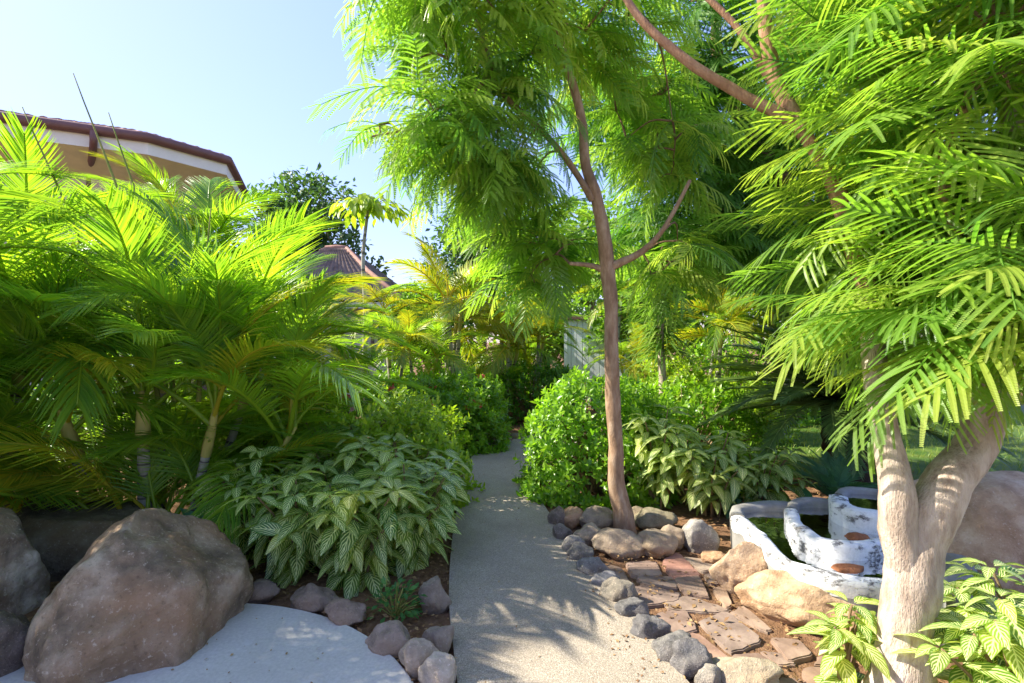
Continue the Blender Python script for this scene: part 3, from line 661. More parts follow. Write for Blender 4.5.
for px, pb, wp, hp, sd_, mt, ti, lb in (
    (571, 527, 24, 22, 61, 'rock_gold', (.85,.75,.68), 'round brown stone at the tip of the tree bed beside the path'),
    (599, 530, 36, 24, 62, 'rock', (.9,.85,.75), 'grey brown stone just left of the slim trunk'),
    (588, 545, 32, 22, 63, 'rock', (1.1,1.02,.9), 'pitted pale stone in front of the bed near the path curve'),
    (618, 557, 48, 26, 64, 'rock', (1.05,.95,.82), 'large pitted stone right below the slim trunk'),
    (652, 557, 42, 26, 65, 'rock', (1.0,.9,.76), 'large pitted stone to the right of the trunk foot'),
    (672, 549, 24, 24, 66, 'rock', (.95,.86,.74), 'small upright stone squeezed beside the grey one'),
    (654, 530, 38, 22, 67, 'rock', (.7,.7,.55), 'mossy flat stone behind the front border under the veined leaves'),
    (698, 552, 34, 34, 68, 'rock_dark', (2.0,1.95,1.85), 'smooth grey two tone stone at the right end of the bed border'),
    (634, 524, 24, 18, 69, 'rock', (.65,.6,.5), 'dim stone half hidden behind the slim trunk'),
    (715, 566, 26, 15, 70, 'rock_gold', (.9,.8,.7), 'flat little tan stone between grey stone and golden rock')):
    rk('rock', lb, px, pb, wp, hp, sd_, mt, ti, BR)
ED = 'dark edging stones along the right side of the path'
for px, pb, wp, hp, sd_, ti, lb in (
    (557, 527, 14, 20, 81, (1.3,1.1,.95), 'farthest thin edging stone where the bush meets the path'),
    (562, 541, 16, 18, 82, (1.2,1.05,.95), 'edging stone beside the round brown stone'),
    (571, 553, 20, 17, 83, (1.5,1.45,1.4), 'grey edging stone next to the pitted pale stone'),
    (581, 563, 22, 19, 84, (.8,.8,.8), 'blackish edging stone before the flagstones begin'),
    (594, 577, 24, 19, 85, (1.3,1.3,1.3), 'grey edging stone by the first flagstones'),
    (607, 589, 24, 16, 86, (1.6,1.6,1.65), 'flat bluish edging stone by the upper flagstones'),
    (619, 604, 28, 24, 87, (1.4,1.3,1.1), 'mottled tan and grey edging stone by the dark flagstone'),
    (632, 619, 24, 20, 88, (1.0,1.0,1.02), 'slate grey edging stone halfway down the flagstones'),
    (650, 641, 28, 26, 89, (.95,.95,1.0), 'dark speckled edging stone above the nearest pair'),
    (671, 664, 34, 30, 90, (1.2,1.2,1.2), 'speckled edging stone, upper of the nearest pair'),
    (689, 677, 34, 32, 91, (1.05,1.05,1.1), 'speckled bluish edging stone, lower of the nearest pair'),
    (707, 688, 26, 20, 92, (2.0,1.9,1.7), 'pale little edging stone by the bottom edge of the picture')):
    rk('rock', lb, px, pb, wp, hp, sd_, 'rock_dark', ti, ED, grow=.7)
rk('rock', 'pale flat topped stone at the bottom end of the flagstones', 746, 690, 60, 24, 95, 'rock', (1.2, 1.15, 1.0), cuts=4)
LE = 'stones at the left bed between pad and path'
for px, pb, wp, hp, sd_, ti, lb in (
    (391, 658, 38, 36, 101, (.95,.85,.8), 'brown stone leaning over the curved pad edge'),
    (418, 676, 32, 36, 102, (1.3,1.2,1.1), 'grey rounded stone at the narrow tip of the bed'),
    (438, 655, 30, 34, 103, (.9,.85,.8), 'dark angular stone against the left path edge'),
    (440, 692, 34, 34, 104, (1.6,1.55,1.45), 'pale grey stone nearest to the camera in the left bed'),
    (434, 612, 26, 36, 105, (.8,.75,.7), 'dark stone in the shade of the shrub by the path'),
    (345, 628, 36, 24, 106, (.9,.75,.68), 'reddish brown stone under the veined shrub at the pad'),
    (312, 612, 40, 24, 107, (.8,.7,.65), 'low brown stone at the back of the concrete pad'),
    (262, 602, 32, 18, 108, (.7,.62,.58), 'small dark stone between huge boulder and veined shrub')):
    rk('rock', lb, px, pb, wp, hp, sd_, 'rock', ti, LE, grow=.66)
HG = 'small stones edging the far hedge'
for i, (px, pb) in enumerate(((452, 458), (463, 454), (474, 451), (484, 448), (495, 445), (506, 442), (516, 440))):
    rk('rock', 'small grey stone in the row along the far hedge foot', px, pb, 12, 8, 120+i, 'rock', (.7, .66, .6), HG, sub=3, cuts=4)

FL = 'flagstones in the rough paved strip'
flags = [
 ([(275,225),(370,218),(392,262),(300,265)], (1.15,1.0,.92), 'pinkish tan flagstone topmost by the border stones'),
 ([(392,220),(440,195),(515,262),(425,272)], (1.25,.82,.74), 'reddish pink flagstone, the reddest of the strip'),
 ([(462,210),(568,222),(560,250),(515,250)], (1.15,1.1,1.0), 'pale flagstone between the pink one and the golden rock'),
 ([(308,268),(420,266),(440,304),(335,294)], (.95,.85,.8), 'thin long flagstone under the topmost one'),
 ([(272,305),(335,297),(448,322),(438,345),(322,364)], (.78,.70,.68), 'dark brown broad flagstone beside the edging stones'),
 ([(428,276),(510,272),(538,333),(462,320)], (1.05,.9,.8), 'tan flagstone directly below the reddish pink one'),
 ([(397,350),(470,330),(608,370),(560,380),(425,374)], (.92,.85,.8), 'long narrow flagstone crossing the middle of the strip'),
 ([(526,262),(573,257),(578,288),(538,287)], (1.1,1.0,.92), 'little flagstone touching the upright golden rock'),
 ([(552,310),(590,302),(618,360),(594,368)], (1.15,1.0,.85), 'small pale flagstone wedged against the big pale rock'),
 ([(372,380),(468,377),(503,438),(404,450)], (.85,.74,.70), 'squarish brown flagstone left of the largest one'),
 ([(507,410),(598,380),(713,474),(612,508)], (.88,.82,.80), 'largest flagstone, grey brown, in the middle of the strip'),
 ([(455,455),(510,452),(638,555),(572,573)], (1.05,.82,.72), 'long reddish flagstone along the nearest edging stones'),
 ([(608,385),(650,357),(738,430),(720,443)], (1.0,.9,.82), 'slanting flagstone along the foot of the big pale rock'),
 ([(615,520),(700,512),(772,564),(682,579)], (.85,.72,.66), 'brown flagstone below the largest one'),
 ([(738,462),(828,472),(876,520),(792,538)], (.95,.82,.74), 'flagstone right of the largest one toward the trunk'),
 ([(704,502),(786,512),(818,544),(762,548)], (.9,.8,.75), 'small flagstone with a dry leaf beside it'),
 ([(764,590),(836,592),(850,640),(764,640)], (.85,.72,.65), 'flagstone at the bottom edge beside the pale flat topped stone'),
 ([(842,562),(985,562),(1010,650),(872,650)], (1.0,.82,.72), 'broad flagstone at the bottom edge near the forked trunk'),
 ([(208,226),(262,240),(288,288),(242,279)], (.85,.74,.66), 'sunken flagstone against the blackish edging stone'),
 ([(895,520),(1000,528),(1000,556),(880,550)], (.95,.78,.68), 'flat flagstone in front of the forked trunk shrub')]
for i, (poly, ti, lb) in enumerate(flags):
    rnd = random.Random(300+i); w3 = [G(540+x/3.2, 490+y/3.2, .02) for x, y in poly]; c = sum(w3)/len(w3); out = []
    for a, b_ in zip(w3, w3[1:]+w3[:1]):
        for k in range(6):
            p = a*(1-k/6)+b_*(k/6); q = (p-c)*(1+rnd.uniform(-.07, .05)-(.08 if k == 0 else 0)); out.append(q*1.09)
    bm = bmesh.new(); tilt = (rnd.uniform(-.03, .03), rnd.uniform(-.03, .03))
    vs = [bm.verts.new((q[0], q[1], q[0]*tilt[0]+q[1]*tilt[1])) for q in out]; f = bm.faces.new(vs)
    e = bmesh.ops.extrude_face_region(bm, geom=[f])
    for v in [x for x in e['geom'] if isinstance(x, bmesh.types.BMVert)]: v.co.z -= .05; v.co.x *= 1.02; v.co.y *= 1.02
    bmesh.ops.recalc_face_normals(bm, faces=bm.faces)
    bmesh.ops.bevel(bm, geom=[e_ for e_ in bm.edges if all(v.co.z > -.03 for v in e_.verts)], offset=.006, segments=2, affect='EDGES')
    o = from_bm('flagstone', bm, M['flag']); o.location = (c[0], c[1], .006+.004*(i % 3)); o.color = (*ti, 1); tag(o, lb, 'paving stone', FL)

# ------------------------------------------------------------------ cascade pond
def sweep_rim(name, pts, wd, top, bot, parent, mat, seed=0, drip=.0):
    """a rounded lip with a wall below it along a ground-plan line (x, y)."""
    p = spline(np.array(pts, float), 8); tg = unit(np.gradient(p, axis=0)); nr = np.stack([tg[:, 1], -tg[:, 0]], 1); V=[]; 
    prof = [(-.5, 'b'), (-.62, .55), (-.55, .88), (-.25, 1.0), (.2, .98), (.5, .86), (.58, .5), (.46, 'b')]
    for i in range(len(p)):
        wob = noise.noise(Vector((p[i][0]*4, p[i][1]*4, seed))); w_ = wd*(1+.28*wob); lip = .09
        for s, h in prof:
            z = bot if h == 'b' else top-lip+lip*h+.018*wob; j = .012*noise.noise(Vector((p[i][0]*11, p[i][1]*11, s*5+seed)))
            V.append((p[i][0]+nr[i][0]*(s*w_+j), p[i][1]+nr[i][1]*(s*w_+j), z))
    m = len(prof); Q = [(i*m+j, i*m+j+1, (i+1)*m+j+1, (i+1)*m+j) for i in range(len(p)-1) for j in range(m-1)]
    for e in (0, (len(p)-1)*m): Q += [(e, e+1, e+2, e+7), (e+2, e+3, e+6, e+7), (e+3, e+4, e+5, e+6)]
    b = Buf(); b.add(V, Q); o = b.build(name, mat); keep(o, parent); return o
def fill(name, pts, z, mat, parent):
    bm = bmesh.new(); bm.faces.new([bm.verts.new((x, y, z)) for x, y in spline(np.array(pts+[pts[0]], float), 6)[:-1][:, :2]]); return from_bm(name, bm, mat, parent)
pond = thing('cascade_pond', 'three tiered garden pond with peeling white painted rims behind the golden rocks', 'pond', (2.2, 3.4, 0))
low = [(2.3,2.74), (2.18,2.78), (2.05,2.84), (1.85,2.90), (1.70,3.02), (1.66,3.26), (1.71,3.56), (1.70,3.86)]
lowback = [(1.70,3.86), (1.80,4.06), (2.05,4.14), (2.3,4.10), (2.6,4.0), (2.8,3.6), (2.65,3.0), (2.3,2.74)]
sweep_rim('lower_rim', low, .085, .22, .10, pond, M['rim'], 1); sweep_rim('lower_wall', low, .07, .165, -.12, pond, M['basin'], 1)
sweep_rim('lower_back_wall', lowback, .08, .23, -.12, pond, M['basin'], 2)
fill('lower_floor', low+lowback[1:-1], .07, M['pool_floor'], pond); fill('lower_water', low+lowback[1:-1], .175, M['water'], pond)
mid = [(2.7,3.25), (2.55,3.22), (2.38,3.27), (2.2,3.22), (2.06,3.22), (1.97,3.33), (1.99,3.58), (2.11,3.86)]
midback = [(2.11,3.86), (2.25,4.02), (2.5,4.0), (2.75,3.82), (2.84,3.5), (2.7,3.25)]
sweep_rim('middle_rim', mid, .085, .275, .13, pond, M['rim'], 3); sweep_rim('middle_wall', mid, .07, .22, .03, pond, M['basin'], 3); sweep_rim('middle_back_wall', midback, .07, .29, .05, pond, M['basin'], 4)
fill('middle_floor', mid+midback[1:-1], .15, M['basin'], pond); fill('middle_water', mid+midback[1:-1], .235, M['water'], pond)
upr = [(2.85,3.52), (2.72,3.46), (2.55,3.46), (2.40,3.52), (2.36,3.66), (2.44,3.82)]
upback = [(2.44,3.82), (2.6,3.96), (2.82,3.9), (2.95,3.7), (2.85,3.52)]
sweep_rim('upper_rim', upr, .10, .38, .15, pond, M['rim'], 5); sweep_rim('upper_back_wall', upback, .07, .40, .15, pond, M['basin'], 6)
fill('upper_floor', upr+upback[1:-1], .30, M['brown_stone'], pond); fill('upper_water', upr+upback[1:-1], .36, M['water'], pond)
pond.location.z += .07                         # the basins stand on a low mound
o = rock('stone', 'flat rust brown stone lying in the lower pool', (2.0, 3.05, .235), (.11, .06, .035), 141, 'rock_gold', (.75, .42, .28), sub=3)
o = rock('stone', 'rust brown stone lying in the middle basin', (2.28, 3.38, .295), (.10, .06, .04), 142, 'rock_gold', (.75, .40, .27), sub=3)

# ------------------------------------------------------------------ trees
# slim tree beside the path
b0 = P(622, 531, 4.33); b0[2] = 0
def pr(px, py, Y, r): return [*P(px, py, Y), r]
feather_tree('feathery_tree', 'slim tree with a thin leaning trunk and drooping feathery crown beside the path', b0, [
    ('trunk', [[b0[0]+.015, 4.33, -.03, .104], pr(620, 500, 4.33, .079), pr(614, 440, 4.33, .062), pr(614, 395, 4.32, .064), pr(611, 330, 4.3, .056), pr(608, 268, 4.28, .062), pr(600, 215, 4.25, .052), pr(586, 165, 4.2, .042), pr(580, 110, 4.15, .036), pr(560, 40, 4.0, .03), pr(540, -40, 3.9, .02)], 'bark_brown'),
    ('branch', [pr(608, 268, 4.28, .04), pr(640, 252, 4.22, .028), pr(664, 228, 4.1, .02), pr(690, 180, 4.0, .014)], 'bark_brown'),
    ('branch', [pr(607, 270, 4.28, .03), pr(590, 265, 4.3, .022), pr(570, 263, 4.3, .014)], 'bark_brown'),
    ('branch', [pr(592, 200, 4.22, .03), pr(560, 150, 4.1, .024), pr(500, 90, 3.9, .02), pr(487, 55, 3.8, .018), pr(470, -10, 3.7, .012)], 'bark_brown'),
    ('branch', [pr(495, 60, 3.8, .02), pr(470, 100, 3.75, .016), pr(436, 122, 3.7, .012), pr(372, 136, 3.6, .007)], 'bark_brown')],
    [(P(480, 40, 3.8), (.5, .5, .4), 24), (P(420, 125, 3.65), (.4, .4, .2), 13), (P(500, 150, 4.1), (.35, .5, .42), 20), (P(545, 250, 4.9), (.4, .35, .4), 20), (P(590, 40, 4.6), (.6, .6, .4), 18), (P(660, 130, 5.0), (.55, .5, .5), 18), (P(430, -60, 3.4), (.6, .6, .4), 14), (P(570, -90, 3.7), (1.0, .8, .5), 24), (P(660, 255, 5.2), (.45, .4, .25), 11)],
    BIP_MID, .52, None, M['bip_leaf'], 3, nleaf=6)
# tall tree behind, darker
b1 = np.array([4.65, 6.4, 0.0])
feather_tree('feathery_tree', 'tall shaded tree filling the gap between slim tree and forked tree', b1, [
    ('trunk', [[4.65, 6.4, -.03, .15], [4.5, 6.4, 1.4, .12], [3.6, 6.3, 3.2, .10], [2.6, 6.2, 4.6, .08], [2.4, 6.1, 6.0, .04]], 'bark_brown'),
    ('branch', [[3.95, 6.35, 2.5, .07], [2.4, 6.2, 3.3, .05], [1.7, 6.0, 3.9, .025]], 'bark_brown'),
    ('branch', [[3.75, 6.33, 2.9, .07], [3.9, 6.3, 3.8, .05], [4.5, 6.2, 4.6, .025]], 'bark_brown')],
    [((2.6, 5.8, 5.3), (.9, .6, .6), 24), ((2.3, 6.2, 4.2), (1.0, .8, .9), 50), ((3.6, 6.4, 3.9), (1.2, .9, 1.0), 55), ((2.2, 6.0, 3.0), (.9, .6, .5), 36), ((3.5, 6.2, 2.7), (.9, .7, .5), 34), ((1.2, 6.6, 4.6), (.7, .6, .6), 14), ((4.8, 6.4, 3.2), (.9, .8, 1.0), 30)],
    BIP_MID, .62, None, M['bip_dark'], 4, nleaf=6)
# forked tree in front right
b2 = np.array([1.68, 2.2, 0.0])
feather_tree('feathery_tree', 'forked pale barked tree with bright feathery leaves in front of the pond', b2, [
    ('trunk', [[1.66, 2.2, -.03, .145], pr(903, 640, 2.2, .102), pr(914, 570, 2.2, .104), pr(930, 520, 2.2, .10), pr(952, 478, 2.2, .086), pr(978, 430, 2.2, .074), pr(1000, 330, 2.15, .066), pr(1014, 180, 2.1, .06), pr(1022, 40, 2.05, .06), pr(1010, -90, 2.0, .045)], 'bark_pale'),
    ('fork', [pr(908, 610, 2.2, .05), pr(906, 560, 2.2, .075), pr(899, 505, 2.19, .070), pr(888, 445, 2.22, .054), pr(877, 380, 2.25, .05), pr(871, 320, 2.3, .046), pr(866, 290, 2.31, .04)], 'bark_pale'),
    ('branch', [pr(872, 325, 2.3, .044), pr(850, 220, 2.35, .036), pr(800, 130, 2.4, .031), pr(740, 92, 2.45, .027), pr(690, 62, 2.5, .024), pr(640, 18, 2.6, .02), pr(610, -30, 2.7, .018)], 'bark_red'),
    ('branch', [pr(871, 310, 2.3, .03), pr(820, 160, 2.45, .025), pr(765, 70, 2.55, .021), pr(735, 25, 2.6, .018), pr(700, -10, 2.65, .016)], 'bark_red'),
    ('branch', [pr(800, 130, 2.4, .038), pr(768, 50, 2.5, .034), pr(762, -40, 2.5, .028)], 'bark_red'),
    ('branch', [pr(998, 330, 2.15, .03), pr(940, 188, 2.0, .018), pr(965, 110, 1.95, .016), pr(985, 20, 1.9, .012)], 'bark_red'),
    ('branch', [pr(1000, 340, 2.15, .03), pr(1060, 300, 1.9, .02), pr(1090, 330, 1.6, .012)], 'bark_red')],
    [(P(935, 250, 2.2), (.32, .35, .28), 15), (P(920, 150, 2.35), (.34, .35, .32), 15), (P(1000, 120, 1.9), (.3, .3, .4), 13), (P(950, 20, 2.1), (.42, .35, .35), 16), (P(895, 315, 2.25), (.12, .2, .10), 6), (P(960, 330, 2.0), (.22, .2, .12), 8),
     (P(1030, 280, 1.7), (.22, .2, .28), 9), (P(990, -70, 1.9), (.5, .45, .35), 12), (P(850, 20, 2.6), (.30, .35, .25), 8), (P(870, 220, 2.5), (.14, .25, .2), 7)],
    BIP_NEAR, .50, None, M['bip_leaf'], 8, nleaf=6, twig=.010)

def bt(n, label, px, Y, top, wpx, mat, seed, leaf=.16, dens=1.0, bark_m='bark_brown'):
    X = (px-512)/FPX*Y; H = EYE+(341-top)*Y/FPX; wd = wpx*Y/FPX; rng = np.random.default_rng(seed); bl = []
    nb = 7
    for i in range(nb):
        u = i/(nb-1); a = i*2.4; q = wd*.30*(1-.4*u); bl.append((q*math.cos(a), q*math.sin(a)*.7, H*(.42+.42*u), wd*.30*rng.uniform(.8, 1.15), wd*.27, H*.19*rng.uniform(.8, 1.2), int(150*dens)))
    return broad_tree(n, label, (X, Y, 0), [(0, 0, -.03), (.08, 0, H*.35), (-.05, .1, H*.65), (0, 0, H*.85)], max(.08, H*.03), bl, mat, leaf, seed, 'trees rising beyond the garden', bark_m)
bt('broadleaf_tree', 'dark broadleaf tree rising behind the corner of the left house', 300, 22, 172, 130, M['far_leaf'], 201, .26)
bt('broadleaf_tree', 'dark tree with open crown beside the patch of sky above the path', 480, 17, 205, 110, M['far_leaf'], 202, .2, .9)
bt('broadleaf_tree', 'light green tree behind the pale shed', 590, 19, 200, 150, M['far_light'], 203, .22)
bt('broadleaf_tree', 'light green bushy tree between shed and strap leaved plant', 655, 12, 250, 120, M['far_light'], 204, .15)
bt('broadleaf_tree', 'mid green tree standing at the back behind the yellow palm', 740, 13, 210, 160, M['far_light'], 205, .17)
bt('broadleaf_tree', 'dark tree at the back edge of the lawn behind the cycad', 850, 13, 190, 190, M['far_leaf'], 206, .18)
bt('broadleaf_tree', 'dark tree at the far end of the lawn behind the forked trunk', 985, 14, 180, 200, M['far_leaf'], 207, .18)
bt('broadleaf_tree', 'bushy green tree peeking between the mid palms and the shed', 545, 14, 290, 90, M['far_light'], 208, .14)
bt('broadleaf_tree', 'low light green tree above the yellow palms left of the path bend', 425, 14, 285, 90, M['far_light'], 209, .14)
# thin tree with a tuft of broad leaves
tt_ = thing('tuft_tree', 'thin stemmed little tree with a flat tuft of yellow green leaves against the sky', 'tree', (-3.2, 11, 0))
bb = Buf(); bb.add(*tube(spline([(0, 0, 0), (.05, 0, 2.2), (.0, 0, 3.4), (.12, 0, 4.55)], 6), np.linspace(.06, .03, 19), 8)); bb.build('trunk', M['cane'], tt_)
rng = np.random.default_rng(77); n = 190; bb = Buf(); a = rng.uniform(0, 6.28, n); q = rng.uniform(.05, .75, n); pos = np.stack([.1+q*np.cos(a), q*np.sin(a), 4.6-.28*q*q+rng.normal(0, .06, n)], 1)
dr = unit(np.stack([np.cos(a)+rng.normal(0, .4, n), np.sin(a)+rng.normal(0, .4, n), rng.uniform(-.9, .1, n)], 1)); bb.inst(LEAF_Z, frames(dr, UP+rng.normal(0, .2, (n, 3)))*rng.uniform(.18, .32, n)[:, None, None], pos, rng.random(n)); bb.build('crown', M['papaya'], tt_)
bb = Buf()
for i in range(12): bb.add(*tube(np.array([(.12, 0, 4.5), (.1+.35*math.cos(i*.52), .35*math.sin(i*.52), 4.64), (.1+.65*math.cos(i*.52), .65*math.sin(i*.52), 4.52)]), [.015, .01, .005], 5))
bb.build('leaf_stalks', M['stem_green'], tt_)

# ------------------------------------------------------------------ palms
AP = 'areca palm clumps left of the path'
A1 = clump_palm('areca_palm', 'big clump of yellow green areca palm rising behind the huge boulder', (-2.95, 4.15, 0),
    [(-.55,-.05,.55,-.25,-.1,.05), (-.25,-.15,.7,-.15,-.05,.054), (.05,-.1,.8,.02,-.05,.052), (.35,.0,.7,.15,-.05,.04), (-.1,.3,1.15,-.1,.15,.042), (.3,.35,1.0,.2,.15,.04), (-.5,.35,1.1,-.3,.2,.042), (.6,.2,.5,.25,.05,.036), (-.8,.2,.8,-.3,.0,.04)],
    FR_ARECA, 1.6, 5, per=8, group=AP, el=(.42, 1.42), basal=34)
for (dx, dy, h, lx) in ((.05, .05, 3.8, -.70), (.15, .1, 3.5, -.55), (-.3, 0, 3.5, -.72), (.35, .1, 2.7, .1)):
    sp_ = Buf(); sp_.add(*tube(spline([(dx, dy, 1.1), (dx+lx*.3, dy, (h+1.1)/2), (dx+lx, dy, h)], 6), np.linspace(.02, .004, 13), 6)); sp_.build('spear', M['stem_green'], A1)
fm = FR_ARECA
frond(A1, fm[2], (-.55, -.15, 1.15), R(-125), .5, 1.2, .5)      # broad fronds hanging towards the viewer
frond(A1, fm[1], (.15, -.1, 1.75), R(-80), .45, .85, -.4)
frond(A1, fm[6], (.4, -.1, 1.2), R(-20), 1.35, 1.6, .2); frond(A1, fm[0], (.5, .0, 1.2), R(190), 1.4, 1.65, -.3); frond(A1, fm[4], (-.1, .3, 1.5), R(170), 1.3, 1.55, .1)
clump_palm('areca_palm', 'areca palm clump between the big clump and the lime hedge', (-3.3, 6.5, 0),
    [(-.35,0,1.1,-.2,.1,.042), (0,.1,1.4,0,.15,.045), (.3,0,1.1,.2,0,.042), (.1,-.25,.8,.1,-.1,.04), (-.2,.35,1.5,-.1,.15,.042)], FR_ARECA, 1.6, 16, per=8, group=AP, el=(.35, 1.4), basal=18, azr=(R(70), R(290)))
clump_palm('areca_palm', 'areca palm clump in the back whose fronds arch over the red flowered hedge', (-4.6, 6.7, 0),
    [(-.4,0,2.0,-.2,.1,.05), (0,.1,2.4,0,.2,.055), (.35,0,2.1,.25,0,.05), (.1,-.3,1.6,.1,-.1,.045), (-.2,.4,2.6,-.1,.2,.05)], FR_ARECA, 1.6, 6, per=8, group=AP, el=(.1, 1.3), basal=6)
clump_palm('areca_palm', 'tall areca palm clump at the far left edge below the house eave', (-4.35, 4.1, 0),
    [(-.3,0,1.5,-.2,.1,.055), (.1,.1,1.7,.1,.1,.055), (.35,-.1,1.3,.25,-.1,.05)], FR_ARECA, 1.6, 7, per=7, group=AP, el=(.2, 1.4), basal=14)
clump_palm('areca_palm', 'areca palm clump reaching in from beyond the left frame edge', (-4.2, 2.95, 0),
    [(-.3,0,1.3,-.2,.1,.042), (.1,.1,1.6,.1,.1,.045), (.35,-.1,1.2,.15,-.1,.042), (0,-.35,1.0,0,-.2,.04), (-.2,.3,1.7,-.1,.2,.042)], FR_ARECA, 1.6, 17, per=8, group=AP, el=(.2, 1.4), basal=10)
SP = 'small palms beyond the hedges'
def sp(label, px, Y, topy, L, fr, seed, per=9, n=1, rad=.045, el=(-.1, 1.2), basal=0):
    X = (px-512)/FPX*Y; h = EYE-(topy-341)*Y/FPX; r = random.Random(seed)
    st = [(r.uniform(-.25, .25)*(n > 1), r.uniform(-.2, .2)*(n > 1), h*r.uniform(.8, 1.05) if n > 1 else h, r.uniform(-.2, .2), r.uniform(-.1, .1), rad) for _ in range(n)]
    return clump_palm('garden_palm', label, (X, Y, 0), st, fr, L, seed, per=per, group=SP, el=el, basal=basal)
sp('single stemmed palm with a bright yellow green head in front of the low house', 310, 7.6, 352, 1.1, FR_YEL, 21, 12)
sp('palm with a tall leaning stem beside the low house roof', 394, 9.2, 322, 1.0, FR_YEL, 22, 10)
sp('green palm with a slim pale stem before the dark window', 394, 8.2, 362, .85, FR_SMALL, 23, 9, rad=.03)
sp('dark green palm with drooping fronds left of the path bend', 415, 8.4, 358, 1.0, FR_SMALL, 24, 10, 2, .03, basal=3)
sp('feathery palm clump with orange yellow fronds above the red flowered hedge', 452, 9.6, 325, 1.5, FR_YEL, 25, 7, 4, basal=4)
sp('yellowing palm clump close to the far path bend', 500, 10.4, 345, 1.3, FR_YEL, 26, 8, 4, basal=6)
sp('green palm clump arching before the trees left of the shed', 525, 11.2, 335, 1.15, FR_SMALL, 27, 8, 3, basal=4)
sp('low golden palm growing under the single stemmed palm', 348, 7.9, 378, .8, FR_YEL, 28, 8, 2, .025)
sp('palm whose green fronds hang over the pale shed front', 614, 11.7, 306, .95, FR_SMALL, 29, 11)
sp('bright yellow palm behind the strap leaved plant', 712, 8.8, 325, 1.15, FR_YEL, 30, 11, 2, basal=3)
sp('low feathery palm beside the shed corner right of the trunk', 640, 9.6, 372, .9, FR_YEL, 31, 8, 3, .025, basal=4)
sp('green palm behind the cycad fronds', 770, 8.6, 320, 1.3, FR_SMALL, 32, 10, 2, basal=4)

cy = thing('cycad', 'dark stiff fronded cycad on a thick black trunk at the lawn edge', 'cycad', (3.62, 5.5, 0))
tb = Buf(); V, Q, U = tube(spline([(0, 0, -.03), (-.02, 0, .4), (-.08, 0, .95)], 10), np.array([.22]*15+[.2]*6), 22)
for i in range(len(V)): V[i, :2] *= 1+.09*math.sin(V[i, 2]*70)*math.cos(math.atan2(V[i, 1], V[i, 0])*11)
tb.add(V, Q, U); tb.build('trunk', M['bark_dark'], cy)
r_ = random.Random(4)
for i in range(76): f = i/75; frond(cy, r_.choice(FR_CYC), (-.08, 0, .92+.1*f), i*2.4, -.12+1.15*f**1.3+r_.uniform(-.08, .08), r_.uniform(1.35, 1.75)*(1-.15*f), r_.uniform(-.3, .3))
c2 = thing('cycad', 'little blue green cycad tuft at the foot of the black trunk', 'cycad', (3.0, 4.75, 0))
for i in range(18): frond(c2, r_.choice(FR_BLUE), (0, 0, .12), i*2.4, .25+1.0*i/18, r_.uniform(.4, .55), r_.uniform(-.3, .3))
tb = Buf(); tb.add(*tube(np.array([(0, 0, -.02), (0, 0, .08), (0, 0, .15)]), [.06, .07, .04], 8)); tb.build('trunk', M['bark_dark'], c2)

# strap leaved column plant
dp = thing('strap_leaved_plant', 'tall column of drooping strap leaves on a pale bare stem behind the bush', 'plant', (2.05, 7.0, 0))
tb = Buf(); tb.add(*tube(spline([(0, 0, -.02), (.02, 0, .8), (-.02, 0, 1.8), (.05, 0, 2.9)], 6), np.linspace(.065, .04, 19), 9)); tb.build('stem', M['bark_pale'], dp)
rng = np.random.default_rng(9); LEAF_S = t_leaf(6, .085, .2, .75, .3); n = 620; z = rng.uniform(1.35, 3.0, n); a = rng.uniform(0, 6.28, n)
dr = unit(np.stack([np.cos(a), np.sin(a), rng.uniform(.0, .9, n)], 1)); lb = Buf(); lb.inst(LEAF_S, frames(dr, UP+rng.normal(0, .1, (n, 3)))*rng.uniform(.28, .5, n)[:, None, None], np.stack([.03*np.cos(a), .03*np.sin(a), z], 1), rng.random(n)); lb.build('foliage', M['strap'], dp)

# ------------------------------------------------------------------ hedges and shrubs
hedge('bush', 'round bright green bush beside the path left of the slim trunk', 'bush', (.90, 5.55, 0), (.74, .68, 1.18), M['hedge'], 1500, .072, 1)
hedge('bush', 'green bush behind the veined shrub right of the slim trunk', 'bush', (2.15, 6.3, 0), (.95, .6, 1.05), M['hedge'], 1100, .075, 2)
hedge('hedge', 'lime green clipped hedge behind the left veined shrub', 'hedge', (-1.75, 5.25, 0), (1.25, .60, 1.04), M['hedge_lime'], 1900, .062, 3, p=3.2)
hedge('hedge', 'long green hedge with red flowers under the small palms', 'hedge', (-2.2, 7.5, 0), (1.75, .62, .98), M['hedge'], 1800, .075, 4, flowers=14, p=3.2)
hedge('hedge', 'rounded green hedge end with a few red flowers beside the far path bend', 'hedge', (-.85, 7.9, 0), (.72, .8, 1.05), M['hedge'], 1300, .08, 5, flowers=5, p=3)
hedge('bush', 'dark bush closing the view at the far path bend', 'bush', (.35, 10.4, 0), (1.1, .6, 1.1), M['hedge_dark'], 900, .085, 6)
hedge('bush', 'rounded green bush in front of the shed wall', 'bush', (3.05, 11.4, 0), (.5, .5, 1.3), M['hedge'], 700, .085, 7)
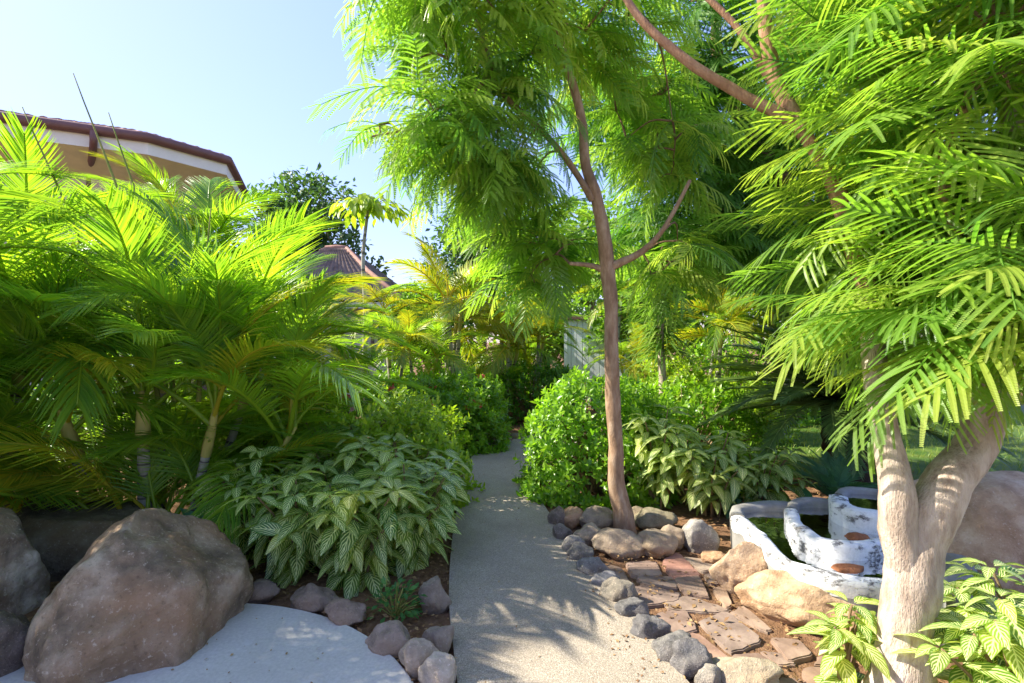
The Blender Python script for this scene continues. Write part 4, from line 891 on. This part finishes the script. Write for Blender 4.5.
for i, (x, y, rx, h, m_, lb) in enumerate(((-1.6, 9.6, 1.1, 1.3, 'hedge', 'green filler bush under the yellow fronds of the far palm clumps'), (-4.2, 9.2, 1.0, 1.1, 'hedge_dark', 'dark bush below the low house wall'), (-.5, 11.6, 1.2, 1.6, 'hedge_lime', 'light bush in the distance left of the path bend'),
    (.9, 11.6, .6, .85, 'hedge_lime', 'light bush at the left corner of the pale shed'), (4.6, 10.2, 1.5, 1.6, 'hedge', 'tall green bush at the back of the lawn behind the cycad'), (7.5, 10.5, 1.8, 1.7, 'hedge_dark', 'dark bush at the far right end of the lawn'), (-5.6, 7.4, 1.1, 1.3, 'hedge', 'green bush filling the bed below the left house'))):
    hedge('bush', lb, 'bush', (x, y, 0), (rx, .6, h), M[m_], 800, .095, 40+i)
hedge('bush', 'wide light bush at the back between strap leaved plant and cycad', 'bush', (3.3, 8.6, 0), (1.3, .7, 1.25), M['hedge_lime'], 1000, .09, 8)

ZS = 'veined shrubs left of the path'
for i, (x, y, ns, h, s_, lb) in enumerate((
    (-1.05, 3.48, 17, .90, .38, 'veined leaf shrub at the front of the left bed above the pad'),
    (-.78, 3.80, 17, .95, .34, 'veined leaf shrub leaning over the left path edge'),
    (-1.50, 3.62, 17, .86, .38, 'veined leaf shrub in the middle of the left bed'),
    (-1.95, 3.95, 15, .86, .36, 'veined leaf shrub beside the huge boulder by the palm canes'),
    (-.88, 4.40, 14, .98, .38, 'veined leaf shrub touching the lime hedge near the path'),
    (-1.45, 4.25, 15, .95, .40, 'veined leaf shrub between the lime hedge and the front shrubs'))):
    veined_shrub('veined_shrub', lb, (x, y, 0), ns, h*.88, s_, M['zebra'], .21, 400+i, ZS, low=.12)
ZR = 'veined shrubs in the slim tree bed'
for i, (x, y, ns, h, s_, lb) in enumerate((
    (1.42, 4.95, 13, .98, .30, 'pale veined shrub just right of the slim trunk'),
    (1.85, 4.75, 15, .88, .36, 'pale veined shrub hanging over the smooth grey stone'),
    (2.35, 4.85, 12, .72, .34, 'pale veined shrub nearest the cycad'))):
    veined_shrub('veined_shrub', lb, (x, y, 0), ns, h, s_, M['zebra_pale'], .19, 430+i, ZR)
ZF = 'sunlit veined shrubs around the forked trunk'
for i, (x, y, ns, h, s_, lb) in enumerate((
    (1.98, 1.98, 13, .62, .30, 'sunlit veined shrub at the right foot of the forked trunk'),
    (2.35, 2.30, 12, .58, .30, 'sunlit veined shrub before the sandy boulder'),
    (1.52, 2.36, 6, .42, .14, 'small veined shoot left of the forked trunk'),
    (2.2, 1.72, 10, .62, .26, 'sunlit veined shrub in the bottom right corner'))):
    veined_shrub('veined_shrub', lb, (x, y, 0), ns, h, s_, M['zebra_pale'], .17, 450+i, ZF, low=.15)
# low herb
hb = thing('herb', 'low lobed leaf herb growing between the stones at the pad edge', 'plant', (-.68, 2.98, .02)); rng = np.random.default_rng(12); n = 150
d = rand_dirs(rng, n, .05, 1); lb = Buf(); lb.inst(LEAF_F, frames(unit(d*np.array([1, 1, .3])+rng.normal(0, .3, d.shape)), UP+rng.normal(0, .3, d.shape))*rng.uniform(.03, .06, n)[:, None, None], d*np.array([.17, .14, .2])*rng.uniform(.5, 1, n)[:, None], rng.random(n)); lb.build('foliage', M['herb'], hb)
st = Buf()
for i in range(0, n, 5): st.add(*tube(np.array([(0, 0, -.03), d[i]*[.08, .07, .1], d[i]*[.16, .13, .18]]), [.004, .003, .002], 4))
st.build('stems', M['stem_green'], hb)
GC = 'low ground plants in the left bed and pond bed'
for i, (x, y, s_, mt, lb) in enumerate(((2.55, 4.35, .3, 'herb', 'low dark leafy plant behind the pond back wall'), (2.15, 4.9, .28, 'blue_leaf', 'low bluish leafy plant between veined shrub and cycad'), (3.5, 4.6, .3, 'herb', 'low leafy plant right of the blue green tuft'), (-2.35, 3.9, .3, 'blue_leaf', 'low bluish plant in the shade behind the huge boulder'))):
    t = thing('ground_plant', lb, 'plant', (x, y, 0), GC); rng = np.random.default_rng(60+i); n = 70; d = rand_dirs(rng, n, .1, 1); lb_ = Buf()
    lb_.inst(LEAF_Z, frames(unit(d+rng.normal(0, .25, d.shape)), UP+rng.normal(0, .2, d.shape))*rng.uniform(.12, .2, n)[:, None, None], d*s_*rng.uniform(.2, .8, n)[:, None], rng.random(n)); lb_.build('foliage', M[mt], t)

# ------------------------------------------------------------------ leaf litter
rng = np.random.default_rng(15); lb = Buf()
def scatter(n, x0, x1, y0, y1, z, s0, s1):
    d = unit(np.stack([rng.normal(0, 1, n), rng.normal(0, 1, n), rng.normal(0, .15, n)], 1))
    lb.inst(LEAF_F, frames(d, UP+rng.normal(0, .35, (n, 3)))*rng.uniform(s0, s1, n)[:, None, None], np.stack([rng.uniform(x0, x1, n), rng.uniform(y0, y1, n), np.full(n, z)], 1), rng.random(n))
scatter(900, .6, 2.0, 2.2, 4.6, .012, .015, .05); scatter(500, -1.6, -.3, 2.4, 4.6, .01, .015, .05); scatter(600, 2, 5, 4, 7, .012, .02, .06); scatter(400, -3.6, -2.2, 3.2, 4.6, .01, .02, .06)
scatter(150, -.4, .8, 2.0, 6.5, .036, .008, .024); scatter(45, -1.9, -.9, 2.0, 2.9, .042, .008, .024); scatter(260, -.75, -.3, 2.3, 4.4, .02, .012, .04); scatter(160, .5, .95, 2.3, 4.2, .034, .008, .03)
tag(lb.build('leaf_litter', M['litter']), 'scattered dry brown leaves on soil, path and flagstones', 'leaf litter', kind='stuff')
